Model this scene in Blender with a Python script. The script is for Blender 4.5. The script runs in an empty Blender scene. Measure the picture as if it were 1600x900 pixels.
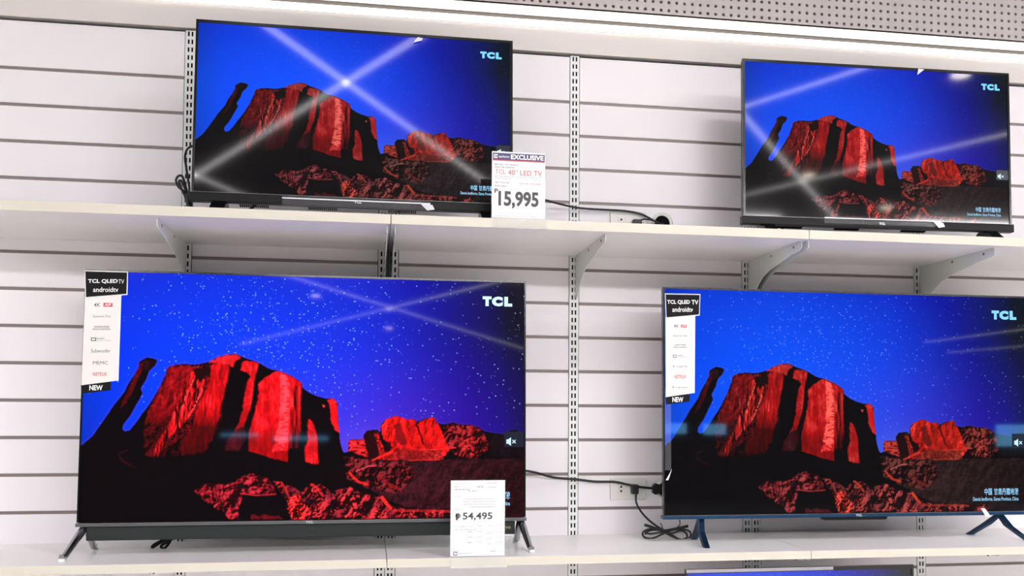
import bpy, bmesh, math, random
import numpy as np
from mathutils import Vector, Matrix
random.seed(7)
COL = bpy.context.scene.collection
SC = bpy.context.scene

# ------------------------------------------------------------------ camera
FPX, PX, PY = 1613.63, 865.52, 570.73
YAW, PITCH, ROLL = 0.175739, 0.044782, 0.00496
CAM = Vector((0.541815, -3.180835, 1.507014))

def basis(a, b, c=0.0):
    ca, sa, cb, sb, cc, sc = math.cos(a), math.sin(a), math.cos(b), math.sin(b), math.cos(c), math.sin(c)
    f = Vector((sa * cb, ca * cb, sb)); r = Vector((ca, -sa, 0)); u = r.cross(f)
    return cc * r + sc * u, -sc * r + cc * u, f

CR, CU, CF = basis(YAW, PITCH, ROLL)
cd = bpy.data.cameras.new('camera'); co = bpy.data.objects.new('camera', cd); COL.objects.link(co)
m = Matrix((CR, CU, -CF)).transposed().to_4x4(); m.translation = CAM; co.matrix_world = m
cd.sensor_width = 36; cd.lens = FPX / 1600 * 36
cd.shift_x = -(PX - 800) / 1600; cd.shift_y = (PY - 450) / 1600
cd.clip_start = .01; cd.clip_end = 200
SC.camera = co

def ray(x, y):
    return CF + (x - PX) / FPX * CR - (y - PY) / FPX * CU
def at(x, y, Y):                     # the point of the plane Y seen at photo pixel x, y
    d = ray(x, y); return CAM + d * ((Y - CAM.y) / d.y)
def on(x, y, Z):                     # the same for a horizontal plane
    d = ray(x, y); return CAM + d * ((Z - CAM.z) / d.z)

# ------------------------------------------------------------------ world, exposure
w = bpy.data.worlds.new('world'); SC.world = w; w.use_nodes = True
w.node_tree.nodes['Background'].inputs[0].default_value = (.9, .92, 1, 1)
w.node_tree.nodes['Background'].inputs[1].default_value = .3
SC.view_settings.view_transform = 'Standard'; SC.view_settings.look = 'None'
SC.view_settings.gamma = 1; SC.view_settings.use_curve_mapping = False
SC.view_settings.exposure = 0.0
LAMP = 8.5        # radiance of the linear ceiling lights
DOWN = 30.0        # radiance of the round ceiling lights
FILL_PANEL = 66.0       # radiance of the added fill panels on the ceiling
COVE = 1.3         # radiance of the light strips over the wall

# ------------------------------------------------------------------ materials
def lin(c):
    return tuple(((v / 255) / 12.92 if v / 255 <= .04045 else ((v / 255 + .055) / 1.055) ** 2.4) for v in c)
def mat(name, rgb, rough=.5, metal=0., emit=None, strength=1., noise=0., nscale=20., bump=0., spec=.5, alpha=1., trans=0.):
    mt = bpy.data.materials.new(name); mt.use_nodes = True
    nt = mt.node_tree; b = nt.nodes['Principled BSDF']
    c = lin(rgb)
    b.inputs['Base Color'].default_value = (*c, 1)
    b.inputs['Roughness'].default_value = rough; b.inputs['Metallic'].default_value = metal
    b.inputs['Specular IOR Level'].default_value = spec
    b.inputs['Alpha'].default_value = alpha
    b.inputs['Transmission Weight'].default_value = trans
    if emit:
        b.inputs['Emission Color'].default_value = (*lin(emit), 1); b.inputs['Emission Strength'].default_value = strength
    if noise or bump:
        tc = nt.nodes.new('ShaderNodeTexCoord'); n = nt.nodes.new('ShaderNodeTexNoise')
        n.inputs['Scale'].default_value = nscale; n.inputs['Detail'].default_value = 4
        nt.links.new(tc.outputs['Object'], n.inputs['Vector'])
        if noise:
            mr = nt.nodes.new('ShaderNodeMapRange'); mr.inputs[3].default_value = 1 - noise; mr.inputs[4].default_value = 1 + noise * .4
            nt.links.new(n.outputs[0], mr.inputs[0])
            mx = nt.nodes.new('ShaderNodeMix'); mx.data_type = 'RGBA'; mx.blend_type = 'MULTIPLY'; mx.inputs[0].default_value = 1
            mx.inputs[6].default_value = (*c, 1); nt.links.new(mr.outputs[0], mx.inputs[7])
            nt.links.new(mx.outputs[2], b.inputs['Base Color'])
        if bump:
            bp = nt.nodes.new('ShaderNodeBump'); bp.inputs['Strength'].default_value = bump; bp.inputs['Distance'].default_value = .002
            nt.links.new(n.outputs[0], bp.inputs['Height']); nt.links.new(bp.outputs[0], b.inputs['Normal'])
    return mt
M = {}
M['slat'] = mat('slat_laminate', (242, 239, 242), .42, noise=.02, nscale=3)
M['groove'] = mat('groove_aluminium', (132, 122, 119), .45, .3)
M['upright'] = mat('upright_enamel', (238, 240, 238), .4, noise=.02)
M['slotdark'] = mat('channel_shadow', (14, 13, 13), .9, spec=.1)
M['header'] = mat('header_board', (226, 221, 216), .5, noise=.02, nscale=2)
M['gap'] = mat('strip_recess', (120, 114, 108), .6, noise=.03)
M['peg'] = mat('perforated_board', (196, 190, 190), .55, noise=.04, nscale=6)
M['pegback'] = mat('board_backing', (96, 74, 62), .8, noise=.3, nscale=25)
M['shelf'] = mat('shelf_laminate', (208, 205, 190), .35, noise=.02, nscale=4)
M['shelfwhite'] = mat('shelf_top_laminate', (250, 249, 247), .3, noise=.02, nscale=4)
M['bracket'] = mat('bracket_enamel', (222, 226, 222), .4, noise=.02)
M['screw'] = mat('screw_steel', (120, 118, 115), .35, .8)
M['blackgloss'] = mat('black_gloss_plastic', (14, 15, 16), .18, noise=.05)
M['blackmatte'] = mat('black_plastic', (13, 13, 14), .35, noise=.05, spec=.2)
M['speaker'] = mat('speaker_cloth', (26, 34, 33), .75, noise=.25, nscale=400, bump=.3)
M['chrome'] = mat('chrome', (165, 165, 168), .12, 1., noise=.03)
M['trim'] = mat('brushed_trim', (120, 122, 124), .28, .9, noise=.05)
M['bluemetal'] = mat('blue_grey_metal', (32, 66, 98), .3, .75, noise=.08)
M['cable'] = mat('cable_rubber', (14, 14, 15), .45, noise=.05)
M['outlet'] = mat('outlet_plastic', (226, 225, 218), .3, noise=.02)
M['paper'] = mat('card_paper', (236, 236, 238), .5, noise=.01)
M['sticker'] = mat('sticker_paper', (224, 224, 220), .35, noise=.02)
M['inkblack'] = mat('black_ink', (14, 14, 16), .5, spec=.15)
M['inkgrey'] = mat('grey_ink', (84, 84, 88), .5)
M['inklight'] = mat('light_grey_ink', (150, 150, 154), .5)
M['inkprice'] = mat('price_ink', (62, 64, 68), .45)
M['inkred'] = mat('red_ink', (205, 50, 62), .45)
M['inkpink'] = mat('pink_ink', (226, 130, 136), .5)
M['inknavy'] = mat('navy_ink', (66, 66, 110), .4)
M['inkwhite'] = mat('white_ink', (245, 245, 245), .4)
M['inkteal'] = mat('teal_ink', (60, 150, 170), .4)
M['gold'] = mat('gold_lettering', (215, 195, 130), .3, .6)
M['silver'] = mat('silver_lettering', (225, 225, 228), .3, .4)
M['ceil'] = mat('ceiling_paint', (72, 70, 69), .8, noise=.05)
M['room'] = mat('shop_wall_paint', (112, 108, 105), .8, noise=.1, nscale=2)
M['floor'] = mat('floor_tile', (205, 200, 194), .3, noise=.05, nscale=2)
M['lamp'] = mat('lamp_diffuser', (250, 250, 250), .5, emit=(255, 250, 252), strength=LAMP)
M['panel'] = mat('fill_panel_diffuser', (250, 250, 250), .5, emit=(255, 250, 253), strength=FILL_PANEL)
M['down'] = mat('downlight_diffuser', (250, 250, 250), .5, emit=(255, 240, 222), strength=DOWN)
M['cove'] = mat('light_strip_diffuser', (250, 250, 250), .5, emit=(255, 252, 246), strength=COVE)
M['farlit'] = mat('far_lit_panel', (40, 60, 80), .5, emit=(120, 200, 255), strength=9.)
M['housing'] = mat('lamp_housing', (205, 200, 192), .5, noise=.03)
M['logo'] = mat('logo_glow', (10, 10, 10), .3, emit=(120, 215, 255), strength=1.)
M['logow'] = mat('logo_glow_pale', (10, 10, 10), .3, emit=(205, 240, 255), strength=1.)
M['caption'] = mat('caption_glow', (10, 10, 10), .3, emit=(150, 215, 255), strength=1.)
M['mutebox'] = mat('mute_box_glow', (6, 8, 14), .2, emit=(10, 18, 40), strength=.8)
def clear(name, tint, a, rough):
    mt = bpy.data.materials.new(name); mt.use_nodes = True; nt = mt.node_tree; nt.nodes.clear()
    o = nt.nodes.new('ShaderNodeOutputMaterial'); mx = nt.nodes.new('ShaderNodeMixShader')
    t = nt.nodes.new('ShaderNodeBsdfTransparent'); g = nt.nodes.new('ShaderNodeBsdfPrincipled')
    g.inputs['Base Color'].default_value = (*lin(tint), 1); g.inputs['Roughness'].default_value = rough
    mx.inputs[0].default_value = a
    nt.links.new(t.outputs[0], mx.inputs[1]); nt.links.new(g.outputs[0], mx.inputs[2]); nt.links.new(mx.outputs[0], o.inputs[0])
    return mt
M['film'] = clear('clear_film', (215, 215, 220), .05, .08)
M['filmedge'] = clear('film_edge_and_reflection', (245, 245, 250), .85, .2)  # film edges, and the pale reflection put on the lowest bezel
M['acrylic'] = clear('clear_acrylic', (240, 240, 236), .22, .05)

# ------------------------------------------------------------------ helpers
def tag(o, label=None, cat=None, group=None, kind=None):
    if label: o['label'] = label
    if cat: o['category'] = cat
    if group: o['group'] = group
    if kind: o['kind'] = kind
    return o
def empty(name, loc):
    o = bpy.data.objects.new(name, None); COL.objects.link(o); o.location = loc; o.empty_display_size = .05
    return o
class MB:
    """collects boxes, tubes and plates in world coordinates"""
    def __init__(s): s.v = []; s.f = []; s.smooth = []
    def add(s, vs, fs, sm=False):
        n = len(s.v); s.v += [tuple(v) for v in vs]; s.f += [tuple(i + n for i in f) for f in fs]; s.smooth += [sm] * len(fs)
    def box(s, x0, x1, y0, y1, z0, z1, fr=None, bev=0.):
        if x1 < x0: x0, x1 = x1, x0
        if y1 < y0: y0, y1 = y1, y0
        if z1 < z0: z0, z1 = z1, z0
        if bev > 0:
            bm = bmesh.new(); bmesh.ops.create_cube(bm, size=1)
            for v in bm.verts: v.co = Vector(((x0 + x1) / 2 + v.co.x * (x1 - x0), (y0 + y1) / 2 + v.co.y * (y1 - y0), (z0 + z1) / 2 + v.co.z * (z1 - z0)))
            bmesh.ops.bevel(bm, geom=bm.edges[:], offset=bev, segments=2, affect='EDGES', profile=.6)
            bm.verts.index_update()
            vs = [v.co.copy() for v in bm.verts]; fs = [[v.index for v in f.verts] for f in bm.faces]; bm.free()
        else:
            vs = [Vector((x, y, z)) for x in (x0, x1) for y in (y0, y1) for z in (z0, z1)]
            fs = [(0, 1, 3, 2), (4, 6, 7, 5), (0, 4, 5, 1), (2, 3, 7, 6), (0, 2, 6, 4), (1, 5, 7, 3)]
        if fr: vs = [fr(v) for v in vs]
        s.add(vs, fs); return s
    def tube(s, pts, r, n=8, caps=True):
        pts = [Vector(p) for p in pts]; k = len(pts)
        rs = r if isinstance(r, (list, tuple)) else [r] * k
        ring = []; up = None
        for i in range(k):
            d = (pts[min(i + 1, k - 1)] - pts[max(i - 1, 0)]).normalized()
            if up is None: up = d.orthogonal().normalized()
            up = (up - d * up.dot(d)).normalized(); b = d.cross(up)
            ring.append([pts[i] + (up * math.cos(2 * math.pi * j / n) + b * math.sin(2 * math.pi * j / n)) * rs[i] for j in range(n)])
        vs = [p for q in ring for p in q]
        fs = [(i * n + j, i * n + (j + 1) % n, (i + 1) * n + (j + 1) % n, (i + 1) * n + j) for i in range(k - 1) for j in range(n)]
        s.add(vs, fs, True)
        if caps: s.add(ring[0], [tuple(range(n))[::-1]]); s.add(ring[-1], [tuple(range(n))])
        return s
    def prism(s, poly, a, b):
        """poly: list of points in 3D; extruded by vector from offset a to offset b"""
        n = len(poly); A = [Vector(p) + a for p in poly]; B = [Vector(p) + b for p in poly]
        s.add(A + B, [tuple(range(n))[::-1], tuple(range(n, 2 * n))] + [(i, (i + 1) % n, n + (i + 1) % n, n + i) for i in range(n)])
        return s
    def build(s, name, mt, parent=None, fix=True, **kw):
        me = bpy.data.meshes.new(name)
        off = Vector((0, 0, 0)); p = parent
        while p is not None: off += p.location; p = p.parent
        if parent is None:
            zs = np.array(s.v); lo = zs.min(0); hi = zs.max(0); off = Vector(((lo[0] + hi[0]) / 2, (lo[1] + hi[1]) / 2, lo[2]))
        me.from_pydata([tuple(Vector(v) - off) for v in s.v], [], s.f)
        me.polygons.foreach_set('use_smooth', s.smooth)
        if fix:
            bm = bmesh.new(); bm.from_mesh(me); bmesh.ops.recalc_face_normals(bm, faces=bm.faces[:]); bm.to_mesh(me); bm.free()
        me.materials.append(mt)
        o = bpy.data.objects.new(name, me); COL.objects.link(o)
        if parent is None: o.location = off
        else: o.parent = parent
        return tag(o, **kw)
def spline(pts, n=8):
    pts = [Vector(p) for p in pts]; P = [pts[0] * 2 - pts[1]] + pts + [pts[-1] * 2 - pts[-2]]; out = []
    for i in range(1, len(P) - 2):
        for j in range(n):
            t = j / n; a, b, c, d = P[i - 1:i + 3]
            out.append(.5 * ((2 * b) + (c - a) * t + (2 * a - 5 * b + 4 * c - d) * t * t + (3 * b - a - 3 * c + d) * t ** 3))
    return out + [pts[-1]]
TC = {}
def text_shape(s, bold=0.):
    """vertices (x right, z up, unit height) and faces of a line of lettering"""
    if (s, bold) in TC: return TC[(s, bold)]
    cu = bpy.data.curves.new('t', 'FONT'); cu.body = s; cu.size = 1; cu.offset = bold; cu.resolution_u = 3
    o = bpy.data.objects.new('t', cu); COL.objects.link(o)
    bpy.context.view_layer.update()
    me = o.evaluated_get(bpy.context.evaluated_depsgraph_get()).to_mesh()
    v = [(p.co.x, p.co.y) for p in me.vertices]; f = [tuple(q.vertices) for q in me.polygons]
    o.to_mesh_clear(); bpy.data.objects.remove(o); bpy.data.curves.remove(cu)
    TC[(s, bold)] = (v, f); return v, f
def put_text(mb, s, fr, x0, x1, z0, z1, d, bold=0., shear=0.):
    """lettering stretched to the rectangle x0..x1, z0..z1 of the frame fr(a, d, b)"""
    v, f = text_shape(s, bold)
    if not v: return
    xs = [p[0] for p in v]; zs = [p[1] for p in v]
    ax, bx, az, bz = min(xs), max(xs), min(zs), max(zs)
    vs = []
    for x, z in v:
        t = (x - ax) / max(bx - ax, 1e-6)
        vs.append(fr(Vector((x0 + (x1 - x0) * t, d, z0 + (z1 - z0) * (z - az) / max(bz - az, 1e-6) + shear * t))))
    mb.add(vs, f)

# ------------------------------------------------------------------ the setting
ZK = 2.6; PITCHZ = .107
UP = {'A': 0.0, 'B': .5908, 'C': 1.1694, 'D': 1.7562, 'E': 2.3462}
XL, XR = -.62, 2.95
RX0, RX1, RY = -12., 22., -27.
HC = 3.6
mb = MB(); mb.box(RX0, RX1, RY, .2, -.1, 0); mb.build('floor', M['floor'], kind='structure')
mb = MB(); mb.box(RX0, RX1, RY, .2, HC, HC + .1); mb.build('ceiling', M['ceil'], kind='structure')
mb = MB(); mb.box(RX0, RX0 + .1, RY, .2, 0, HC); mb.build('wall_left', M['room'], kind='structure')
mb = MB(); mb.box(RX1 - .1, RX1, RY, .2, 0, HC); mb.build('wall_right', M['room'], kind='structure')
mb = MB(); mb.box(RX0, RX1, RY, RY + .1, 0, HC); mb.build('wall_front', M['room'], kind='structure')
mb = MB(); mb.box(RX0 + .1, RX1 - .1, .04, .2, 0, HC); mb.build('wall_back', M['slotdark'], kind='structure')
# plain shop wall to both sides of the fixture
mb = MB(); mb.box(RX0 + .1, XL - .03, -.0, .04, 0, HC); mb.build('trim_1', M['room'], kind='structure')
mb = MB(); mb.box(XR + .03, RX1 - .1, -.0, .04, 0, HC); mb.build('trim_2', M['room'], kind='structure')
# header board above the slatwall, and the wall above the perforated board
mb = MB(); mb.box(XL, XR, -.002, .03, 2.646, 2.7215); mb.build('trim_3', M['header'], kind='structure')
mb = MB(); mb.box(XL, XR, .004, .03, 2.7225, 2.793); mb.build('trim_5', M['gap'], kind='structure')
mb = MB(); mb.box(XL - .03, XR + .03, -.0, .04, 3.16, HC); mb.build('trim_4', M['room'], kind='structure')

# perforated board with real holes
def perf(x0, x1, z0, nrow, p, r, th):
    v = []; f = []
    ncol = int((x1 - x0) / p)
    ang = [math.pi / 4 * k + math.pi / 8 for k in range(8)]
    for i in range(ncol):
        for j in range(nrow):
            cx = x0 + (i + .5) * p; cz = z0 + (j + .5) * p; h = p / 2; q = h * math.tan(math.pi / 8)
            out = [(h, q), (q, h), (-q, h), (-h, q), (-h, -q), (-q, -h), (q, -h), (h, -q)]
            n = len(v)
            for a, b in out: v.append((cx + a, 0, cz + b))
            for a in ang: v.append((cx + r * math.cos(a), 0, cz + r * math.sin(a)))
            for a in ang: v.append((cx + r * math.cos(a), th, cz + r * math.sin(a)))
            cs = [(h, h), (-h, h), (-h, -h), (h, -h)]
            for a, b in cs: v.append((cx + a, 0, cz + b))
            for k in range(8):
                k2 = (k + 1) % 8
                f.append((n + k, n + k2, n + 8 + k2, n + 8 + k)); f.append((n + 8 + k, n + 8 + k2, n + 16 + k2, n + 16 + k))
            f += [(n + 24, n + 1, n), (n + 25, n + 3, n + 2), (n + 26, n + 5, n + 4), (n + 27, n + 7, n + 6)]
    return v, f, ncol
v, f, nc = perf(XL, XR, 2.7935, 13, .0264, .0056, .008)
mb = MB(); mb.v = [(a, -.004 + b, c) for a, b, c in v]; mb.f = f; mb.smooth = [False] * len(f)
pb = mb.build('perforated_board', M['peg'], fix=False, label='grey perforated board with rows of small holes above the light strips', cat='pegboard')
mb = MB(); mb.box(XL, XR, .004, .03, 2.80, 3.15); mb.build('backing_board', M['pegback'], pb)

# slatwall panels between the uprights
def panel(x0, x1, dz, label):
    e = empty('slatwall_panel', ((x0 + x1) / 2, 0, 0.05))
    g = .0048
    zs = [2.634] + [ZK - k * PITCHZ + dz for k in range(1, 24)] + [.05]
    mb = MB()
    for i in range(len(zs) - 1):
        t = zs[i] - (g if i else 0); b = zs[i + 1] + (g if i < len(zs) - 2 else 0)
        mb.box(x0, x1, 0, .014, b, t, bev=.0008)
    mb.build('slats', M['slat'], e)
    mb = MB()
    for z in zs[1:-1]: mb.box(x0, x1, .0045, .012, z - g - .0006, z + g + .0006)
    mb.build('groove_inserts', M['groove'], e)
    mb = MB(); mb.box(x0, x1, .0145, .028, .05, 2.632); mb.build('core_board', M['slotdark'], e)
    return tag(e, label, 'wall panel', 'white slatwall panels behind the shelves')
hw = .0165
for x0, x1, dz, lb in ((XL, -hw, .002, 'white grooved slatwall panel at far left, left of the leftmost slotted upright'),
        (hw, UP['B'] - .0155 - hw, -.001, 'white grooved slatwall panel mostly hidden behind the two left televisions'),
        (UP['B'] + .0155 + hw, UP['C'] - hw, -.004, 'narrow visible strip of slatwall panel between left televisions and the single slotted upright'),
        (UP['C'] + hw, UP['D'] - .0155 - hw, -.0045, 'white slatwall panel right of the single middle upright, carrying two power outlets'),
        (UP['D'] + .0155 + hw, UP['E'] - hw, .004, 'white slatwall panel hidden mostly behind the two right televisions'),
        (UP['E'] + hw, XR, .009, 'white slatwall panel at the far right edge beyond the right televisions')):
    panel(x0, x1, dz, lb)

# slotted uprights
def upright(x, label):
    e = empty('slotted_upright', (x, 0, .05))
    p = .0238; hh = .0072; c = .0052; sw = .0025; W = .0145
    y0, y1 = -.0012, .0008; mb = MB(); z1 = 2.638; z0 = .05
    for a, b in ((-W, -c - sw), (-c + sw, c - sw), (c + sw, W)): mb.box(x + a, x + b, y0, y1, z0, z1)
    n = int((z1 - z0) / p); zc = [z1 - .010 - k * p for k in range(n)]
    ed = [z1] + [q for z in zc for q in (z + hh, z - hh)] + [z0]
    for s in (-1, 1):
        for i in range(0, len(ed), 2):
            mb.box(x + s * c - sw, x + s * c + sw, y0, y1, ed[i + 1], ed[i])
    for s in (-1, 1): mb.box(x + s * W, x + s * (W - .0012), y1, .03, z0, z1)
    mb.build('channel', M['upright'], e)
    mb = MB(); mb.box(x - W + .002, x + W - .002, .020, .022, z0, z1); mb.build('channel_back', M['slotdark'], e)
    return tag(e, label, 'shelf upright', 'white slotted uprights of the shelving')
dx = .0155
for x, lb in ((UP['A'], 'leftmost white slotted upright, beside the left edge of the upper left television'),
              (UP['B'] - dx, 'left one of the paired slotted uprights under the left shelf joint'),
              (UP['B'] + dx, 'right one of the paired slotted uprights under the left shelf joint'),
              (UP['C'], 'single white slotted upright in full view in the gap between the televisions'),
              (UP['D'] - dx, 'left one of the paired slotted uprights at the right shelf joint'),
              (UP['D'] + dx, 'right one of the paired slotted uprights at the right shelf joint'),
              (UP['E'], 'rightmost slotted upright, behind the middle of the right televisions')):
    upright(x, lb)

# light strips above the header
def light_strip(z0, z1, label):
    e = empty('light_strip', ((XL + XR) / 2, -.02, z0))
    mb = MB(); mb.box(XL, XR, -.010, -.001, z0, z1); mb.build('diffuser', M['cove'], e)
    mb = MB(); mb.box(XL, XR, -.0009, .0036, z0, z1); mb.build('housing', M['housing'], e)
    tag(e, label, 'light', 'light strips over the shelving')
light_strip(2.723, 2.743, 'lower of two long glowing white light strips above the wall')
light_strip(2.760, 2.785, 'upper of two long glowing white light strips, just under the perforated board')

# ------------------------------------------------------------------ shelves
DEP = -.4538
def shelf(x0, x1, z0, z1, label, grp):
    e = empty('shelf_board', ((x0 + x1) / 2, DEP / 2, z0))
    mb = MB(); mb.box(x0, x1, DEP + .0015, -.0025, z0, z1); mb.build('board', M['shelfwhite'], e)
    mb = MB(); mb.box(x0, x1, DEP, DEP + .0014, z0, z1, bev=.0005); mb.build('edge_band', M['shelf'], e)
    return tag(e, label, 'shelf', grp)
JB, JD = .5893, 1.7564
for z0, z1, nm, grp in ((1.9976, 2.0229, 'upper', 'upper shelf boards'), (1.1005, 1.1230, 'lower', 'lower shelf boards'), (.545, .570, 'bottom', 'bottom shelf boards')):
    for a, b, wh in ((XL, JB - .0012, {'upper': 'left white board of the upper shelf, under the left half of the upper left television',
                                      'lower': 'left white shelf board of the lower shelf, carrying the chrome left foot',
                                      'bottom': 'white bottom shelf board at left, below the picture'}),
                     (JB + .0012, JD - .0012, {'upper': 'middle white shelf board of the upper shelf, holding the 15,995 price card',
                                      'lower': 'middle white shelf board of the lower shelf, holding the 54,495 price card',
                                      'bottom': 'white bottom shelf board in the middle, below the picture'}),
                     (JD + .0012, XR, {'upper': 'right white shelf board of the upper shelf, under the upper right television',
                                      'lower': 'right white shelf board of the lower shelf, under the right television with blue feet',
                                      'bottom': 'white bottom shelf board at right, below the picture'})):
        shelf(a, b, z0, z1, wh[nm], grp)

def bracket(x, zt, label, grp, k=1.15):
    e = empty('shelf_bracket', (x, -.2, zt - .11))
    zt -= .0004
    low = [(-.012, -.118), (-.03, -.112), (-.055, -.098), (-.09, -.075), (-.13, -.058), (-.19, -.045), (-.27, -.036), (-.35, -.030), (-.41, -.026), (-.424, -.020), (-.425, -.006), (-.42, 0)]
    poly = [(x, -.0015, zt), (x, -.0015, zt - .118 * k)] + [(x, a, zt + b * (k if a > -.3 else min(k, 1))) for a, b in low]
    mb = MB(); mb.prism(poly, Vector((-.0011, 0, 0)), Vector((.0011, 0, 0))); mb.build('plate', M['bracket'], e)
    for y in (-.37, -.2):
        mb = MB(); mb.tube([(x - .0022, y, zt - .011), (x + .0022, y, zt - .011)], .0042, 10); mb.build('screw', M['screw'], e)
    return tag(e, label, 'shelf bracket', grp)
names = {'A': ('leftmost shelf bracket', UP['A']), 'B1': ('left bracket of the close pair at the left joint', UP['B'] - dx + .005), 'B2': ('right bracket of the close pair at the left joint', UP['B'] + dx - .005),
         'C': ('single shelf bracket on the middle upright', UP['C'] + .0052), 'D1': ('left bracket of the close pair at the right joint', UP['D'] - dx + .006), 'D2': ('right bracket of the close pair at the right joint', UP['D'] + dx - .004),
         'E': ('rightmost shelf bracket', UP['E'] + .0052)}
for zt, wh in ((1.9976, 'upper'), (1.1005, 'lower')):
    for key, (nm, x) in names.items():
        if wh == 'lower' and key == 'C': continue
        bracket(x, zt, 'white %s under the %s shelf' % (nm, wh), 'white brackets under the %s shelf' % wh, 1.15 if wh == 'upper' else .38)

# ------------------------------------------------------------------ the picture shown on the televisions
GX, GY = 720, 405
Q3 = [(132, 424.5), (820, 443), (819.5, 806), (121.5, 817)]           # the corners of the picture traced in the photo
def homog(src, dst):
    A = []
    for (x, y), (u, v_) in zip(src, dst):
        A.append([x, y, 1, 0, 0, 0, -u * x, -u * y, u]); A.append([0, 0, 0, x, y, 1, -v_ * x, -v_ * y, v_])
    A = np.array(A, float); h = np.linalg.solve(A[:, :8], A[:, 8]); return np.append(h, 1).reshape(3, 3)
HM = homog([(0, 0), (1, 0), (1, 1), (0, 1)], Q3)
uu, vv = np.meshgrid(np.linspace(0, 1, GX), np.linspace(0, 1, GY))
ww = HM[2, 0] * uu + HM[2, 1] * vv + 1
X = (HM[0, 0] * uu + HM[0, 1] * vv + HM[0, 2]) / ww; Y = (HM[1, 0] * uu + HM[1, 1] * vv + HM[1, 2]) / ww
rng = np.random.RandomState(3)
def vnoise(x, y, seed):
    xi = np.floor(x).astype(int); yi = np.floor(y).astype(int); fx = x - xi; fy = y - yi
    fx = fx * fx * (3 - 2 * fx); fy = fy * fy * (3 - 2 * fy)
    def h(a, b):
        n = (a * 374761393 + b * 668265263 + seed * 1442695041) & 0x7fffffff
        n = ((n ^ (n >> 13)) * 1274126177) & 0x7fffffff
        return ((n ^ (n >> 16)) & 0xffff) / 65535.
    return (h(xi, yi) * (1 - fx) + h(xi + 1, yi) * fx) * (1 - fy) + (h(xi, yi + 1) * (1 - fx) + h(xi + 1, yi + 1) * fx) * fy
def fbm(x, y, seed, o=4):
    s = 0; a = .5
    for k in range(o): s = s + a * vnoise(x * 2 ** k, y * 2 ** k, seed + k); a *= .5
    return s / (1 - .5 ** o)
def ridge(x, y, seed, o=4):
    s = 0; a = .5
    for k in range(o): s = s + a * (1 - abs(2 * vnoise(x * 2 ** k, y * 2 ** k, seed + k) - 1)); a *= .5
    return s / (1 - .5 ** o)
JX = X + (fbm(X / 5, Y / 5, 11) - .5) * 3.0; JY = Y + (fbm(X / 5, Y / 5, 17) - .5) * 3.0
def inside(poly, xx, yy):
    r = np.zeros(xx.shape, bool); n = len(poly)
    for i in range(n):
        x1, y1 = poly[i]; x2, y2 = poly[(i + 1) % n]
        if y1 == y2: continue
        c = ((yy < y1) != (yy < y2)) & (xx < (x2 - x1) * (yy - y1) / (y2 - y1) + x1)
        r ^= c
    return r
def blur(a, n=1):
    a = a.astype(float)
    for _ in range(n):
        p = np.pad(a, 1, mode='edge'); a = (p[:-2, 1:-1] + p[2:, 1:-1] + p[1:-1, :-2] + p[1:-1, 2:] + 2 * p[1:-1, 1:-1]) / 6
    return a
def mask(poly, soft=1, rough=True):
    return blur(inside(poly, JX if rough else X, JY if rough else Y), soft)
L_ = lambda *c: np.array(lin(c))
# sky
I = np.exp(-((uu - .28) / .60) ** 2 - ((vv - .48) / .80) ** 2)
dark = np.clip((uu - .60) / .36, 0, 1) ** 1.5 * np.clip(1.25 - vv * 1.35, 0, 1)
B = (.12 + .92 * I) * (1 - .92 * dark) * (1 - .5 * np.clip((uu - .94) / .06, 0, 1))
B *= 1 - .25 * np.clip((.08 - uu) / .08, 0, 1)
G = .080 * np.clip(I - .38, 0, 1) / .62 * (1 - dark) + .006
R = .0005 + .024 * np.exp(-((uu - .66) / .22) ** 2 - ((vv - .62) / .25) ** 2) + .002 * uu
glow = np.exp(-((uu - .63) / .12) ** 2 - ((vv - .72) / .10) ** 2)
G += .05 * glow; R += .03 * glow; B += .05 * glow
img = np.stack([R, G, B], -1)
# stars
star = np.zeros((GY, GX))
band = np.exp(-(((uu - .30) * .72 + (vv - .25) * .3) / .16) ** 2)
n = 0
while n < 1500:
    a, b = rng.rand(), rng.rand() * .72
    d = .16 + .55 * math.exp(-((a - .42) / .24) ** 2 - ((b - .32) / .3) ** 2) + .6 * math.exp(-((a - .36) / .06) ** 2 - ((b - .25) / .2) ** 2)
    if a < .12: d *= .5
    if rng.rand() > d: continue
    i, j = int(b * (GY - 1)), int(a * (GX - 1)); s = rng.rand() ** 2.2
    star[i, j] = max(star[i, j], .25 + .75 * s)
    if s > .35:
        for di, dj in ((0, 1), (1, 0)):
            if i + di < GY and j + dj < GX: star[i + di, j + dj] = max(star[i + di, j + dj], .6 * s)
    n += 1
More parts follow.
